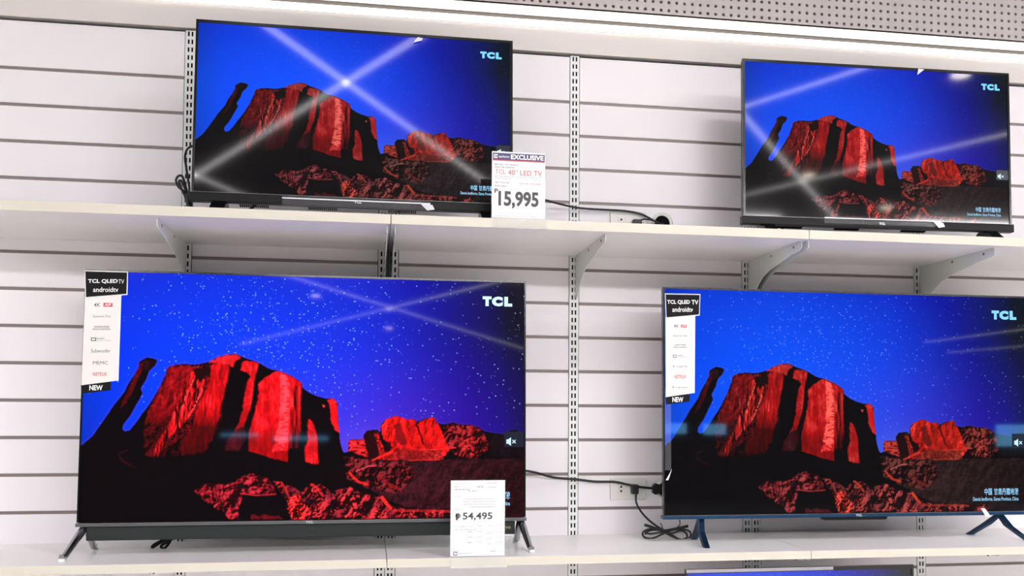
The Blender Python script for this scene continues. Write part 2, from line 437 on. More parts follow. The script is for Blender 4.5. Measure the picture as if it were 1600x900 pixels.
# land silhouette
land = [(110, 700), (127, 695), (143, 680.7), (156, 662), (177.5, 631), (191.7, 613), (198, 600), (208, 585), (213, 578), (214, 567.5), (220, 562.5), (228, 559), (240, 561), (243.7, 564.7), (241, 571.7), (231, 581), (226, 595), (218, 607.5), (221, 615), (216, 625), (206.7, 641.7), (202.5, 650), (191.7, 663), (189.7, 671.7), (192.5, 675), (200, 673), (210, 661.7), (220, 646.7), (233, 630), (243, 613), (253, 595), (257.5, 585), (258, 578), (263, 573), (273, 570), (286.7, 569.5), (306.7, 570), (325, 566), (335, 560), (351.7, 554.7), (366.7, 553.3), (380, 559), (404, 567.5), (420, 576.7), (435, 580), (455, 588), (470.8, 597.5), (472.5, 605.8), (483, 614), (498, 620), (509, 623), (520, 622.5), (528, 630), (527.5, 640), (530, 668), (531.7, 690), (534.8, 700), (537.5, 707), (544.5, 705.5), (544.5, 689), (549, 686), (567.8, 686), (568, 679), (574.5, 672.7), (591, 671), (594.5, 675.5), (594.5, 664.5), (603, 655.5), (619, 649), (636.7, 655.5), (647.8, 654.5), (652, 659), (663, 653.8), (679, 651.5), (684.5, 661), (694.5, 663), (707.8, 660), (721, 663), (734.5, 662.7), (750, 667.8), (756.7, 673), (774.5, 676.7), (790, 678), (796.7, 672), (808, 671), (816.7, 680), (835, 690), (835, 840), (100, 840)]
LM = blur(inside(land, JX * .35 + X * .65, JY * .35 + Y * .65), 1)
rim = np.clip(blur(LM > .5, 3) * 2, 0, 1) * (1 - LM)
img += rim[..., None] * np.array([.05, .05, .12]) * (1 - dark[..., None])
def lay(alpha, col):
    global img
    img = img * (1 - alpha[..., None]) + col * alpha[..., None]
base = L_(4, 2, 4) * (.4 + 1.0 * fbm(X / 14, Y / 8, 5))[..., None]
lay(LM, base)
star *= (1 - np.clip(LM * 3, 0, 1))
vert = fbm(X / 3.2, Y / 30, 21, 3)            # upright streaks of the rock faces
fine = fbm(X / 3, Y / 2.2, 31, 3)
def relief(sx, sy, seed, k=7., dx=1.4, dy=1.2, o=4):
    WX = X + (fbm(X / 17, Y / 17, seed + 40, 2) - .5) * 9; WY = Y + (fbm(X / 17, Y / 17, seed + 50, 2) - .5) * 9
    def h(a, b):
        p = (WX + a) * .83 + (WY + b) * .55; q = (WY + b) * .83 - (WX + a) * .55
        return fbm(p / sx, q / sy, seed, o) * .7 + ridge(q / sx / 1.3, p / sy / 1.3, seed + 9, o) * .3
    return np.clip(.42 + k * (h(0, 0) - h(dx, dy)), 0, 1.3)
REL = relief(20, 13, 201, 9., 1.8, 1.5); REL2 = relief(13, 9, 231, 7.); _h = lambda a: fbm((X + a + (fbm(X / 9, Y / 13, 262, 2) - .5) * 9 + Y * .12) / 7, Y / 26, 251, 4); RELD = np.clip(.42 + 3.2 * (_h(0) - _h(1.6)), 0, 1.3)
BIG = fbm(X / 26, Y / 34, 131, 3); MED = np.clip(fbm(X / 6, Y / 9, 141, 3) * 2 - .5, 0, 1)
def rock(poly, c, lo=.55, amp=.9, tex=None, soft=1, fade=None):
    t = vert * .6 + fine * .4 if tex is None else tex
    g = np.clip((lo + amp * (t - .35) * 1.6) * (.62 + .76 * BIG) * (.8 + .4 * MED), .03, 1.7)
    a = mask(poly, soft)
    if fade is not None: g = g * fade
    col = L_(*c) * g[..., None]; hot = np.clip(g - .95, 0, .6)[..., None] * max(c) / 255
    lay(a, col + hot * np.array([.05, .10, .08]))
yf = lambda a, b, k: 1 - (1 - k) * np.clip((Y - a) / (b - a), 0, 1)   # the light of the sunset ends towards the foot in the picture
# spire: faint red edge
rock([(215, 570), (221, 566), (224, 572), (215, 590), (205, 612), (195, 630), (185, 640), (192, 622), (204, 598)], (70, 8, 12), .6)
rock([(222, 563), (240, 564), (238, 572), (226, 580), (219, 582)], (26, 8, 8), .7)
# main rock, from left
rock([(257, 585), (264, 574), (300, 572), (330, 572), (350, 575), (350, 610), (345, 650), (330, 690), (318, 708), (280, 712), (240, 714), (222, 706), (226, 690), (222, 672), (232, 640), (246, 612)], (88, 11, 15), .3, 1.2, tex=REL2, soft=4, fade=yf(645, 712, .25))
rock([(260, 577), (268, 572), (290, 572), (303, 576), (298, 590), (286, 610), (276, 632), (268, 650), (258, 668), (236, 664), (226, 655), (238, 632), (250, 608), (257, 592)], (126, 13, 18), .4, 1.1, tex=vert * .35 + RELD * .35 + REL2 * .3, soft=2, fade=yf(630, 675, .25))
rock([(258, 655), (276, 640), (284, 655), (260, 700), (238, 716), (225, 712), (240, 690)], (70, 10, 14), .4, 1.2, tex=fine, soft=2)
rock([(330, 570), (345, 567), (357, 573), (357, 582), (352, 600), (347, 620), (343, 640), (341, 652), (333, 680), (318, 706), (285, 712), (280, 700), (300, 668), (304, 648), (312, 628), (320, 612), (328, 596), (327, 583)], (182, 18, 20), .6, .8, tex=vert * .5 + RELD * .5, soft=2, fade=yf(636, 668, .12) * (1 - .3 * np.clip((Y - 690) / 20, 0, 1)))
rock([(297, 583), (304, 580), (311, 584), (312, 597), (322, 588), (328, 592), (322, 608), (310, 622), (303, 640), (294, 650), (285, 664), (272, 676), (258, 690), (250, 700), (245, 713), (238, 712), (242, 698), (252, 678), (264, 662), (269, 648), (276, 634), (283, 614), (291, 600)], (190, 30, 28), .25, 1.5, tex=RELD)
rock([(300, 578), (315, 575), (325, 572), (329, 580), (325, 588), (316, 590), (312, 600), (306, 590)], (26, 6, 6), .5, .6)
rock([(324, 568), (338, 560), (352, 556), (368, 555), (375, 560), (366, 565), (363, 574), (356, 571), (340, 568)], (200, 48, 44), .7, .7)
for pts in ([(315, 605), (309, 622), (300, 641), (291, 655)], [(302, 588), (296, 606), (288, 622), (284, 640)]):
    for (ax, ay), (bx, by) in zip(pts, pts[1:]):
        t = np.clip(((X - ax) * (bx - ax) + (Y - ay) * (by - ay)) / ((bx - ax) ** 2 + (by - ay) ** 2), 0, 1)
        d = np.hypot(X - ax - t * (bx - ax), Y - ay - t * (by - ay))
        lay(np.clip(1.5 - d, 0, 1) * (fine > .45) * .7, L_(245, 110, 96))
rock([(378, 565), (385, 565), (404, 568), (403, 572), (399, 585), (396, 598), (395, 616), (391, 636), (384, 656), (380, 668), (366, 675), (372, 662), (379, 640), (382, 612), (385, 598), (391, 590), (387, 583), (375, 579)], (172, 20, 22), .72, .7, fade=yf(640, 672, .6))
rock([(368, 672), (380, 666), (384, 680), (374, 704), (350, 704), (354, 690)], (52, 8, 16), .6, .8, soft=3)
rock([(427, 583), (436, 581), (450, 587), (470, 598), (471, 606), (469, 625), (469, 676), (452, 680), (449, 722), (424, 716), (400, 708), (388, 706), (389, 675), (395, 655), (401, 632), (404, 612), (403, 602), (412, 592)], (184, 14, 18), .75, .6, tex=vert * .6 + RELD * .4, fade=yf(664, 684, .5))
rock([(452, 604), (470, 604), (469, 676), (466, 700), (452, 700)], (170, 22, 22), .35, 1.8, tex=vert, fade=yf(660, 690, .18))
rock([(437, 584), (448, 588), (452, 600), (452, 640), (450, 690), (441, 694), (429, 690), (436, 660), (437, 640), (438, 610)], (240, 62, 56), .55, 1.5, tex=ridge(X / 9, Y / 3, 77, 3))
rock([(428, 694), (450, 692), (449, 704), (425, 706)], (225, 40, 40), .6, 1.2, tex=fine)
rock([(481, 656), (484, 655), (490, 664), (496, 682), (497.5, 725), (488, 725), (478, 721), (476, 700), (481, 688)], (172, 20, 22), .7, .7)
rock([(511, 626), (520, 623.5), (527, 630), (526.5, 640), (529, 668), (530.5, 677), (524, 672), (518, 660), (516, 640), (514.5, 630)], (196, 26, 24), .8, .6)
rock([(504, 633), (508, 634), (506, 637)], (200, 90, 80), .8)
# second group of rocks
rock([(545, 690), (550, 687), (576, 687), (577, 714), (566, 712), (546, 704)], (150, 28, 20), .2, 2.2, tex=ridge(X / 7, Y / 4, 51, 3))
rock([(569, 680), (576, 674), (591, 672.5), (598, 690), (602, 706), (588, 717), (578, 719), (573, 702)], (34, 8, 8), .4, .8)
rock([(586, 678), (591, 676), (601, 706), (594, 712)], (150, 28, 20), .3, 1.8, tex=fine)
rock([(596, 666), (604, 656.5), (619, 650), (636.7, 656), (647.8, 655.5), (653, 664), (664, 655), (679, 652.5), (684, 662), (690, 672), (697, 690), (704, 702), (690, 716), (660, 718), (610, 718), (590, 716), (582, 720), (596, 710), (610, 704), (606, 690), (600, 686)], (206, 32, 20), .5, 1.1, tex=vert * .35 + RELD * .35 + REL2 * .3)
rock([(609, 690), (614, 700), (606, 708), (603, 694)], (30, 5, 6), .6)
rock([(616, 664), (626, 660), (638, 694), (628, 696), (620, 690)], (120, 22, 20), .6, .8)
rock([(650, 661), (653, 662), (664, 694), (661, 695)], (40, 5, 6), .6)
rock([(600, 716), (630, 700), (660, 703), (690, 702), (694, 719), (640, 719)], (130, 34, 24), .55, 1.1, tex=fine, soft=2)
rock([(694, 664), (708, 661), (721, 664), (735, 664), (750, 669), (756, 674), (764, 692), (762, 704), (745, 716), (716, 714), (703, 700), (696, 686)], (106, 26, 22), .1, 1.9, tex=REL2)
rock([(716, 690), (726, 680), (736, 676), (746, 706), (730, 714)], (140, 40, 32), .4, 1.3, tex=REL2, soft=2)
rock([(757, 675), (790, 679), (797, 673), (808, 672), (835, 690), (835, 712), (770, 712)], (10, 8, 12), .6)
# slopes under them
mid = mask([(536.7, 713), (556, 716), (574.5, 720), (607.8, 718), (685.6, 718), (752, 717), (830, 716), (830, 812), (700, 800), (640, 792), (614.5, 784), (574.5, 762), (543, 749), (539, 740)], 2)
mt_ = np.clip(.25 + 1.3 * REL * .6 + .5 * (fine - .5) + .3 * BIG, .1, 1.5)
fd = 1 - .55 * np.clip((X - 640) / 150, 0, 1)
lay(mid, L_(50, 31, 32) * (mt_ * fd)[..., None])
rock([(537, 714), (560, 716), (590, 720), (640, 722), (650, 745), (620, 770), (575, 761), (543, 748), (539, 738)], (84, 30, 28), .1, 1.9, tex=REL, soft=5)
def stroke(pts, wd, c, k=1.):
    for (ax, ay), (bx, by) in zip(pts, pts[1:]):
        t = np.clip(((X - ax) * (bx - ax) + (Y - ay) * (by - ay)) / ((bx - ax) ** 2 + (by - ay) ** 2), 0, 1)
        d = np.hypot(X - ax - t * (bx - ax), Y - ay - t * (by - ay))
        lay(np.clip(wd + .6 - d, 0, 1) * k * np.clip(fine * 1.6, 0, 1), L_(*c))
stroke([(557, 736), (568, 731), (578, 728), (589, 727)], .7, (200, 110, 100), .9)
stroke([(547, 739), (553, 746), (560, 752), (575, 757)], 1.8, (210, 60, 40), .8)
stroke([(582, 719), (600, 712), (612, 705)], .8, (220, 70, 50), .8)
stroke([(640, 719), (686, 718)], .7, (190, 60, 45), .8)
stroke([(656, 703), (690, 702), (712, 699)], .8, (200, 60, 50), .8)
stroke([(594, 745), (610, 757), (626, 764)], 2.5, (120, 30, 26), .6)
# shadow band, then the near rocks
rock([(543, 750), (574.5, 763), (614.5, 786), (640, 795), (700, 800), (690, 803), (640, 800), (600, 788), (560, 772), (520, 764), (500, 745), (500, 725), (537, 715)], (6, 3, 4), .7, .3)
near = [(428, 752), (449.4, 756), (460, 762.5), (470.7, 770), (480, 762), (488.5, 754), (504.5, 759), (520, 768), (534, 764), (548, 762), (563, 769), (581, 773), (599, 776.7), (610, 790), (636.7, 795.5), (703, 794.5), (740, 796), (740, 806), (619, 808), (560, 812), (456, 812), (452, 790), (440, 770)]
nt_ = ridge(X / 13 + fbm(X / 20, Y / 20, 95) * 2, Y / 9, 96, 5)
rock(near, (140, 40, 38), -.25, 2.6, tex=REL, soft=2)
lay(mask(near, 2) * np.clip(fbm(X / 18, Y / 14, 303, 3) * 3 - 1.4, 0, .75), L_(46, 26, 40) * REL[..., None])
rock([(452, 778), (468, 772), (482, 795), (484, 809), (458, 811), (450, 795)], (205, 50, 36), .1, 2.2, tex=REL2, soft=3)
stroke([(598, 777), (604, 785), (611, 793)], 2.5, (215, 66, 40), .9)
stroke([(606, 796), (630, 797), (670, 797), (703, 798)], 1.8, (150, 50, 38), .7)
stroke([(488, 757), (497, 764), (505, 774)], 2., (190, 60, 50), .7)
stroke([(440, 754), (447, 765), (452, 778)], 1.5, (190, 60, 50), .5)
hill = [(303, 767), (323, 755), (351.6, 758), (367.6, 753.6), (371, 748), (390.7, 741), (401, 741), (417, 746.5), (426, 758), (432, 770), (410, 773), (376.5, 772), (378, 780), (371, 798), (374.7, 811), (358.7, 811), (350, 801.6), (326.7, 787), (309, 773)]
rock(hill, (128, 32, 40), .1, 1.8, tex=REL * .6 + REL2 * .4, soft=2)
rock([(371, 755), (389, 757), (384, 762.5), (371, 762.5)], (16, 6, 8), .7)
stroke([(376, 771), (400, 774), (431, 772)], .8, (190, 60, 60), .6)
rock([(392, 806), (398, 803), (404, 807), (414, 803), (424, 806), (436, 806), (442, 810), (392, 811)], (90, 20, 30), .6, 1.)
stroke([(186, 715), (190, 721), (200, 726), (210, 731)], 1.4, (60, 20, 22), .35)
stroke([(182, 712), (190, 707), (198, 704)], .8, (60, 40, 44), .35)
img = np.clip(img, 0, 1.2)

def picture_mesh():
    me = bpy.data.meshes.new('picture'); nv = GX * GY
    xs = np.linspace(-.5, .5, GX); zs = np.linspace(.5, -.5, GY)
    a, b = np.meshgrid(xs, zs); co_ = np.zeros((nv, 3), np.float32); co_[:, 0] = a.ravel(); co_[:, 2] = b.ravel()
    idx = np.arange(nv).reshape(GY, GX)
    q = np.stack([idx[:-1, :-1], idx[1:, :-1], idx[1:, 1:], idx[:-1, 1:]], -1).reshape(-1, 4).astype(np.int32)
    me.vertices.add(nv); me.vertices.foreach_set('co', co_.ravel())
    me.loops.add(q.size); me.loops.foreach_set('vertex_index', q.ravel())
    me.polygons.add(len(q)); me.polygons.foreach_set('loop_start', np.arange(0, q.size, 4, dtype=np.int32))
    me.polygons.foreach_set('loop_total', np.full(len(q), 4, np.int32))
    me.update(calc_edges=True); me.validate()
    ca = me.color_attributes.new('picture', 'FLOAT_COLOR', 'POINT')
    rgba = np.ones((nv, 4), np.float32); rgba[:, :3] = img.reshape(-1, 3); ca.data.foreach_set('color', rgba.ravel())
    sa = me.attributes.new('star', 'FLOAT', 'POINT'); sa.data.foreach_set('value', star.astype(np.float32).ravel())
    return me
PIC = picture_mesh()
def screen_mat(name, k, starf, rough, lift=(0, 0, 0), spec=.5):
    mt = bpy.data.materials.new(name); mt.use_nodes = True; nt = mt.node_tree; b = nt.nodes['Principled BSDF']
    b.inputs['Base Color'].default_value = (*lin((12, 12, 13)), 1); b.inputs['Roughness'].default_value = rough
    b.inputs['Specular IOR Level'].default_value = spec
    at_ = nt.nodes.new('ShaderNodeAttribute'); at_.attribute_name = 'picture'
    st = nt.nodes.new('ShaderNodeAttribute'); st.attribute_name = 'star'
    mu = nt.nodes.new('ShaderNodeVectorMath'); mu.operation = 'MULTIPLY'; mu.inputs[1].default_value = k
    nt.links.new(at_.outputs['Color'], mu.inputs[0])
    sc = nt.nodes.new('ShaderNodeVectorMath'); sc.operation = 'SCALE'; sc.inputs[0].default_value = (.45 * starf, .75 * starf, 1.1 * starf)
    nt.links.new(st.outputs['Fac'], sc.inputs['Scale'])
    ad = nt.nodes.new('ShaderNodeVectorMath'); ad.operation = 'ADD'
    nt.links.new(mu.outputs[0], ad.inputs[0]); nt.links.new(sc.outputs[0], ad.inputs[1])
    nt.links.new(ad.outputs[0], b.inputs['Emission Color']); b.inputs['Emission Strength'].default_value = 1.
    return mt

# ------------------------------------------------------------------ televisions
class TV:
    def __init__(s, cen, yaw, tilt, w, h, base, label, name='television'):
        s.c = Vector(cen); s.r, s.u, s.f = basis(yaw, tilt); s.w = w; s.h = h
        s.root = empty(name, (cen[0], cen[1] + .02, base)); tag(s.root, label, 'television', None)
    def L(s, p):                      # local: x right, y away from the viewer, z up
        return s.c + s.r * p[0] + s.f * p[1] + s.u * p[2]
    def loc(s, x, y, d=0.):           # photo pixel -> local right, up on the front plane
        n = s.f; o = s.c + n * d; dd = ray(x, y); t = (o - CAM).dot(n) / dd.dot(n); p = CAM + dd * t - s.c
        return p.dot(s.r), p.dot(s.u)
    def body(s, side, top, bottom, thick, chin=None, backmat='blackmatte'):
        w, h = s.w / 2, s.h / 2; mb = MB()
        mb.box(-w, -w + side, 0, .012, -h + bottom, h, s.L); mb.box(w - side, w, 0, .012, -h + bottom, h, s.L)
        mb.box(-w + side, w - side, 0, .012, h - top, h, s.L)
        mb.build('bezel', M['blackgloss'], s.root)
        mb = MB(); mb.box(-w + .002, w - .002, .0125, thick * .45, -h + .004, h - .002, s.L, bev=.003)
        mb.box(-w * .8, w * .8, thick * .45, thick, -h + .01, h * .35, s.L, bev=.01)
        mb.build('rear_shell', M[backmat], s.root)
        s.sx0, s.sx1, s.sz0, s.sz1 = -w + side, w - side, -h + bottom, h - top
    def picture(s, mt):
        o = bpy.data.objects.new('screen', PIC if True else None); COL.objects.link(o); o.parent = s.root
        if PIC.materials: pass
        else: PIC.materials.append(mt)
        o.material_slots[0].link = 'OBJECT'; o.material_slots[0].material = mt
        sw, sh = s.sx1 - s.sx0, s.sz1 - s.sz0
        cc = s.L(Vector(((s.sx0 + s.sx1) / 2, .003, (s.sz0 + s.sz1) / 2))) - s.root.location
        mm = Matrix((s.r * sw, s.f, s.u * sh)).transposed().to_4x4(); mm.translation = cc; o.matrix_basis = mm
        s.screen = o; s.sw = sw; s.sh = sh
        return o
    def sp(s, u, v): return s.sx0 + u * s.sw, s.sz1 - v * s.sh
    def part(s, mb, name, mt, parent=None, label=None):
        o = mb.build(name, M[mt] if isinstance(mt, str) else mt, s.root)
        if label: o['label'] = label
        return o
    def graphic(s, mb, name, mt):     # sub-parts of the screen
        o = mb.build(name, M[mt], s.root)
        o.parent = s.screen; o.matrix_parent_inverse = s.screen.matrix_basis.inverted()
        return o
    def overlays(s, logomat='logo', mute=True, cap=True):
        mb = MB(); (a, b), (c, d) = s.sp(.8985, .062), s.sp(.9705, .104)
        w3 = (c - a)
        for ch, x0, x1 in (('T', 0, .30), ('C', .31, .68), ('L', .73, 1.)):
            put_text(mb, ch, s.L, a + w3 * x0, a + w3 * x1, d, b, .0012, .085)
        s.graphic(mb, 'logo_lettering', logomat)
        if mute:
            mb = MB(); (a, b), (c, d) = s.sp(.952, .640), s.sp(.999, .705); mb.box(a, c, .0022, .0026, d, b, s.L)
            s.graphic(mb, 'mute_panel', 'mutebox')
            mb = MB(); x, z = s.sp(.957, .682); k = s.sw / 1.16
            P_ = [(0, .006), (.005, .006), (.013, .012), (.013, -.012), (.005, -.006), (0, -.006)]
            mb.prism([s.L(Vector((x + p * k, .0018, z + q * k))) for p, q in P_], Vector((0, 0, 0)), s.f * -.0004)
            for sg in (1, -1):
                c0 = (x + .0215 * k, z); e = .0045 * k; t = .0009 * k
                mb.prism([s.L(Vector((c0[0] + p, .0018, c0[1] + q))) for p, q in ((-e - t, -sg * e + t * sg), (-e + t, -sg * e - t * sg), (e + t, sg * e - t * sg), (e - t, sg * e + t * sg))], Vector((0, 0, 0)), s.f * -.0004)
            s.graphic(mb, 'mute_icon', 'logow')
        if cap:
            mb = MB()
            (a, b), (c, d) = s.sp(.868, .893), s.sp(.966, .925)
            put_text(mb, '中国', s.L, a, a + (c - a) * .22, d, b, .0018, .012)
            put_text(mb, '甘肃丹霞地貌', s.L, a + (c - a) * .28, c, d, b, .0018, .012)
            (a, b), (c, d) = s.sp(.835, .934), s.sp(.966, .954)
            put_text(mb, 'Danxia landforms, Gansu Province, China', s.L, a, c, d, b, .0018, .012)
            s.graphic(mb, 'caption_lettering', 'caption')
    def film(s, x0, y0, x1, y1, hgt, fold):
        """clear strip of protective film along the lower edge"""
        a = s.loc(x0, y0); c = s.loc(x1, y1); mb = MB()
        mb.box(a[0], c[0], -.0065, -.006, min(a[1], c[1]) - hgt, max(a[1], c[1]) + .006, s.L)
        o = s.part(mb, 'protective_film', 'film', label='clear protective film strip on the lower edge')
        mb = MB(); zz = (a[1] + c[1]) / 2
        mb.box(a[0], c[0], -.0095, -.0066, zz - .0016, zz + .0016, s.L)
        if fold:
            p = [(c[0] - .03, zz + .002), (c[0] + .006, zz - .004), (c[0] + .012, zz - .016), (c[0] - .008, zz - .020)]
            mb.prism([s.L(Vector((q[0], -.010, q[1]))) for q in p], Vector((0, 0, 0)), s.f * -.0005)
        s.part(mb, 'film_fold', 'filmedge', label='bright folded edge of the clear film')

def small_tv(cen, yaw, tilt, label, pk, first):
    t = TV(cen, yaw, tilt, .867, .503, 2.0229, label)
    t.body(.0065, .008, .026, .055)
    t.picture(pk)
    w, h = t.w / 2, t.h / 2
    mb = MB(); mb.box(-w - .005, w + .005, -.004, .022, -h, -h + .024, t.L, bev=.002)
    chin = t.part(mb, 'lower_bezel', 'blackmatte')
    mb = MB(); mb.box(-w - .004, w + .004, -.0041, -.0035, -h + .0242, -h + .0252, t.L); t.part(mb, 'bezel_highlight', 'trim')
    mb = MB()
    lx = t.loc(559, 316)[0] if first else t.loc(1377, 349)[0]
    put_text(mb, 'TCL', t.L, lx - .010, lx + .010, -h + .009, -h + .016, -.0066, .03); t.part(mb, 'brand_lettering', 'silver')
    for k0, xo in ((0, 0), (16, .10), (31, .24)):
        mb = MB()
        for k in range(k0, k0 + 15):
            x = -w * .72 + k * .0052 + xo
            mb.box(x, x + .0026, .034, .05, -h - .001, -h + .004, t.L)
        t.part(mb, 'vent', 'slotdark')
    for sgn in (-1, 1):
        x = sgn * w * .83; mb = MB(); zb = 2.0232
        top = t.L(Vector((x, .015, -h + .002)))
        mb.prism([Vector((top.x, top.y + p, q)) for p, q in ((-.02, top.z), (.02, top.z), (.095, zb + .004), (.095, zb), (.080, zb), (.0, zb + .022), (-.070, zb), (-.085, zb), (-.085, zb + .004))], Vector((-.019, 0, 0)), Vector((.019, 0, 0)))
        t.part(mb, 'foot', 'blackgloss')
    t.overlays('logo')
    return t
S1 = screen_mat('screen_hazy_left', (.66, .95, 1.0), .12, .05, spec=.4)
S2 = screen_mat('screen_hazy_right', (.78, .88, .90), .12, .05, spec=.4)
S3 = screen_mat('screen_vivid', (2.15, .60, 1.05), 1., .035, spec=.25)
S4 = screen_mat('screen_clear', (1.05, 1.0, .97), .5, .03, spec=.35)
tv1 = small_tv((.497, -.305, 2.316), -.004, -.05, 'upper left 40 inch black television showing red cliffs, behind the 15,995 price card', S1, True)
tv1.film(441, 311, 672, 319, .018, True)
tv2 = small_tv((2.067, -.274, 2.322), .030, -.008, 'upper right black television of desert cliffs, on the upper shelf above the blue-footed one', S2, False)
tv2.film(1287, 341, 1468, 347, .016, True)
mb = MB(); a = tv1.loc(648, 60); mb.prism([tv1.L(Vector((a[0] + p, -.003, a[1] + q))) for p, q in ((-.004, -.014), (.02, -.006), (.022, .001), (.008, .003))], Vector((0, 0, 0)), tv1.f * -.0005); tv1.part(mb, 'film_corner', 'filmedge', label='curled corner of clear film at the top edge')
mb = MB(); a = tv2.loc(1437, 110); mb.prism([tv2.L(Vector((a[0] + p, -.003, a[1] + q))) for p, q in ((-.010, -.016), (.014, .003), (-.006, .004))], Vector((0, 0, 0)), tv2.f * -.0005); tv2.part(mb, 'film_corner', 'filmedge', label='curled corner of clear film at the top edge')

def big_tv(cen, yaw, tilt, label, pk, logomat, trim):
    t = TV(cen, yaw, tilt, 1.19, .683, 1.123, label)
    t.body(.0045, .0055, .011, .06)
    t.picture(pk)
    w, h = t.w / 2, t.h / 2
    mb = MB(); mb.box(-w - .002, w + .002, -.005, .028, -h, -h + .0095, t.L, bev=.0015)
    t.part(mb, 'lower_trim', trim)
    t.overlays(logomat)
    return t
tv3 = big_tv((.383, -.27, 1.54), -.002, -.035, 'lower left large television with vivid red cliffs, soundbar and chrome feet', S3, 'logow', 'trim')
w, h = tv3.w / 2, tv3.h / 2
mb = MB(); put_text(mb, 'TCL', tv3.L, tv3.loc(484, 815)[0] - .010, tv3.loc(484, 815)[0] + .010, -h + .0015, -h + .008, -.0056, .03); tv3.part(mb, 'brand_lettering', 'silver')
a = tv3.loc(134, 830)[0]; b = tv3.loc(805, 820)[0]
mb = MB(); mb.box(a, b, .002, .075, -h - .037, -h - .0005, tv3.L, bev=.003); sb = tv3.part(mb, 'soundbar', 'speaker', label='dark grey cloth soundbar under the screen')
mb = MB(); put_text(mb, 'ONKYO', tv3.L, b - .053, b - .013, -h - .0215, -h - .0155, .0012, .02); tv3.part(mb, 'soundbar_lettering', 'gold')
def chrome_leg(t, ax, ff, bf):
    e = MB(); top = t.L(Vector((ax, .02, -t.h / 2 + .002)))
    for ft in (ff, bf):
        ft = Vector(ft); knee = top.lerp(ft, .25)
        e.tube([top + Vector((0, 0, 0)), knee, ft.lerp(top, .12), ft + Vector((0, 0, .0095))], [.0095, .0105, .0078, .0078], 14)
    o = t.part(e, 'leg', 'chrome')
    for ft in (ff, bf):
        e = MB(); ft = Vector(ft); e.tube([ft + Vector((0, 0, .0002)), ft + Vector((0, 0, .006))], .0085, 14)
        p = e.build('leg_tip', M['inkwhite'], t.root); p.parent = o; p['label'] = 'white plastic tip'
    return o
chrome_leg(tv3, -w + .018, (-.221, -.376, 1.123), (-.198, -.150, 1.123))
chrome_leg(tv3, w - .012, (.981, -.372, 1.123), (.966, -.166, 1.123))

tv4 = big_tv((1.984, -.25, 1.5355), 0., -.010, 'lower right large television with reddish cliffs and blue-grey metal feet', S4, 'logo', 'bluemetal')
h4 = tv4.h / 2
mb = MB(); mb.box(-tv4.w / 2, tv4.w / 2, -.0058, -.0050, -h4 + .0098, -h4 + .0118, tv4.L); tv4.part(mb, 'bright_edge', 'chrome')
x4 = tv4.loc(1341, 808)[0]
mb = MB(); put_text(mb, 'TCL', tv4.L, x4 - .010, x4 + .010, -h4 + .002, -h4 + .0085, -.0056, .03); tv4.part(mb, 'brand_lettering', 'silver')
a = tv4.loc(1286, 812)[0]; b = tv4.loc(1388, 810)[0]
mb = MB(); mb.prism([tv4.L(Vector(p)) for p in ((a, .004, -h4 - .0003), (b, .004, -h4 - .0003), (b - .003, .004, -h4 - .008), (b - .008, .004, -h4 - .0095), (a + .008, .004, -h4 - .0095), (a + .003, .004, -h4 - .008))], Vector((0, 0, 0)), tv4.f * .02); tv4.part(mb, 'sensor_box', 'blackmatte')
def blade_leg(t, ax, fx, bx, fy=-.352, by=-.155):
    top = t.L(Vector((ax, .018, -t.h / 2 + .001))); e = MB(); z = 1.1232
    for X1, Y1 in ((fx, fy), (bx, by)):
        f_ = Vector((X1, Y1, z)); s_ = 1 if Y1 > top.y else -1; tk = Vector((.0075, 0, 0))
        P_ = [top + Vector((0, -.010, 0)), top + Vector((0, .010, 0)), top + Vector((0, s_ * .045, -.034)), f_ + Vector((0, .011, 0)), f_ + Vector((0, -.011, 0)), top + Vector((0, s_ * .016, -.034))]
        if s_ < 0: P_ = [P_[0], P_[1], P_[5] , P_[3], P_[4], P_[2]]
        # x of the points follows the straight line from top to foot
        Q = [Vector((top.x + (f_.x - top.x) * (top.z - p.z) / (top.z - z), p.y, p.z)) for p in P_]
        e.prism(Q, -tk, tk)
    return t.part(e, 'leg', 'bluemetal')
blade_leg(tv4, tv4.loc(1098, 812)[0], 1.486, 1.512)
blade_leg(tv4, tv4.loc(1567, 806)[0], 2.50, 2.425)
mb = MB(); a = tv4.loc(1045, 747); mb.prism([tv4.L(Vector((a[0] + p, -.002, a[1] + q))) for p, q in ((-.010, -.006), (-.002, -.006), (.009, .026))], Vector((0, 0, 0)), tv4.f * -.0005); tv4.part(mb, 'film_corner', 'filmedge', label='peeling corner of clear film at the left edge')
a = tv4.loc(1048, 660); mb = MB(); mb.box(-tv4.w / 2 + .004, a[0] + .001, -.0012, -.0008, a[1] - .14, a[1] + .1, tv4.L); tv4.part(mb, 'protective_film', 'film', label='clear protective film along the left edge')
a = tv4.loc(1538, 800); mb = MB(); mb.prism([tv4.L(Vector((a[0] + p, -.0065, a[1] + q))) for p, q in ((-.016, .012), (-.002, .012), (.016, -.012), (.0, -.013))], Vector((0, 0, 0)), tv4.f * -.0005); tv4.part(mb, 'film_fold', 'filmedge', label='folded clear film at the lower edge')

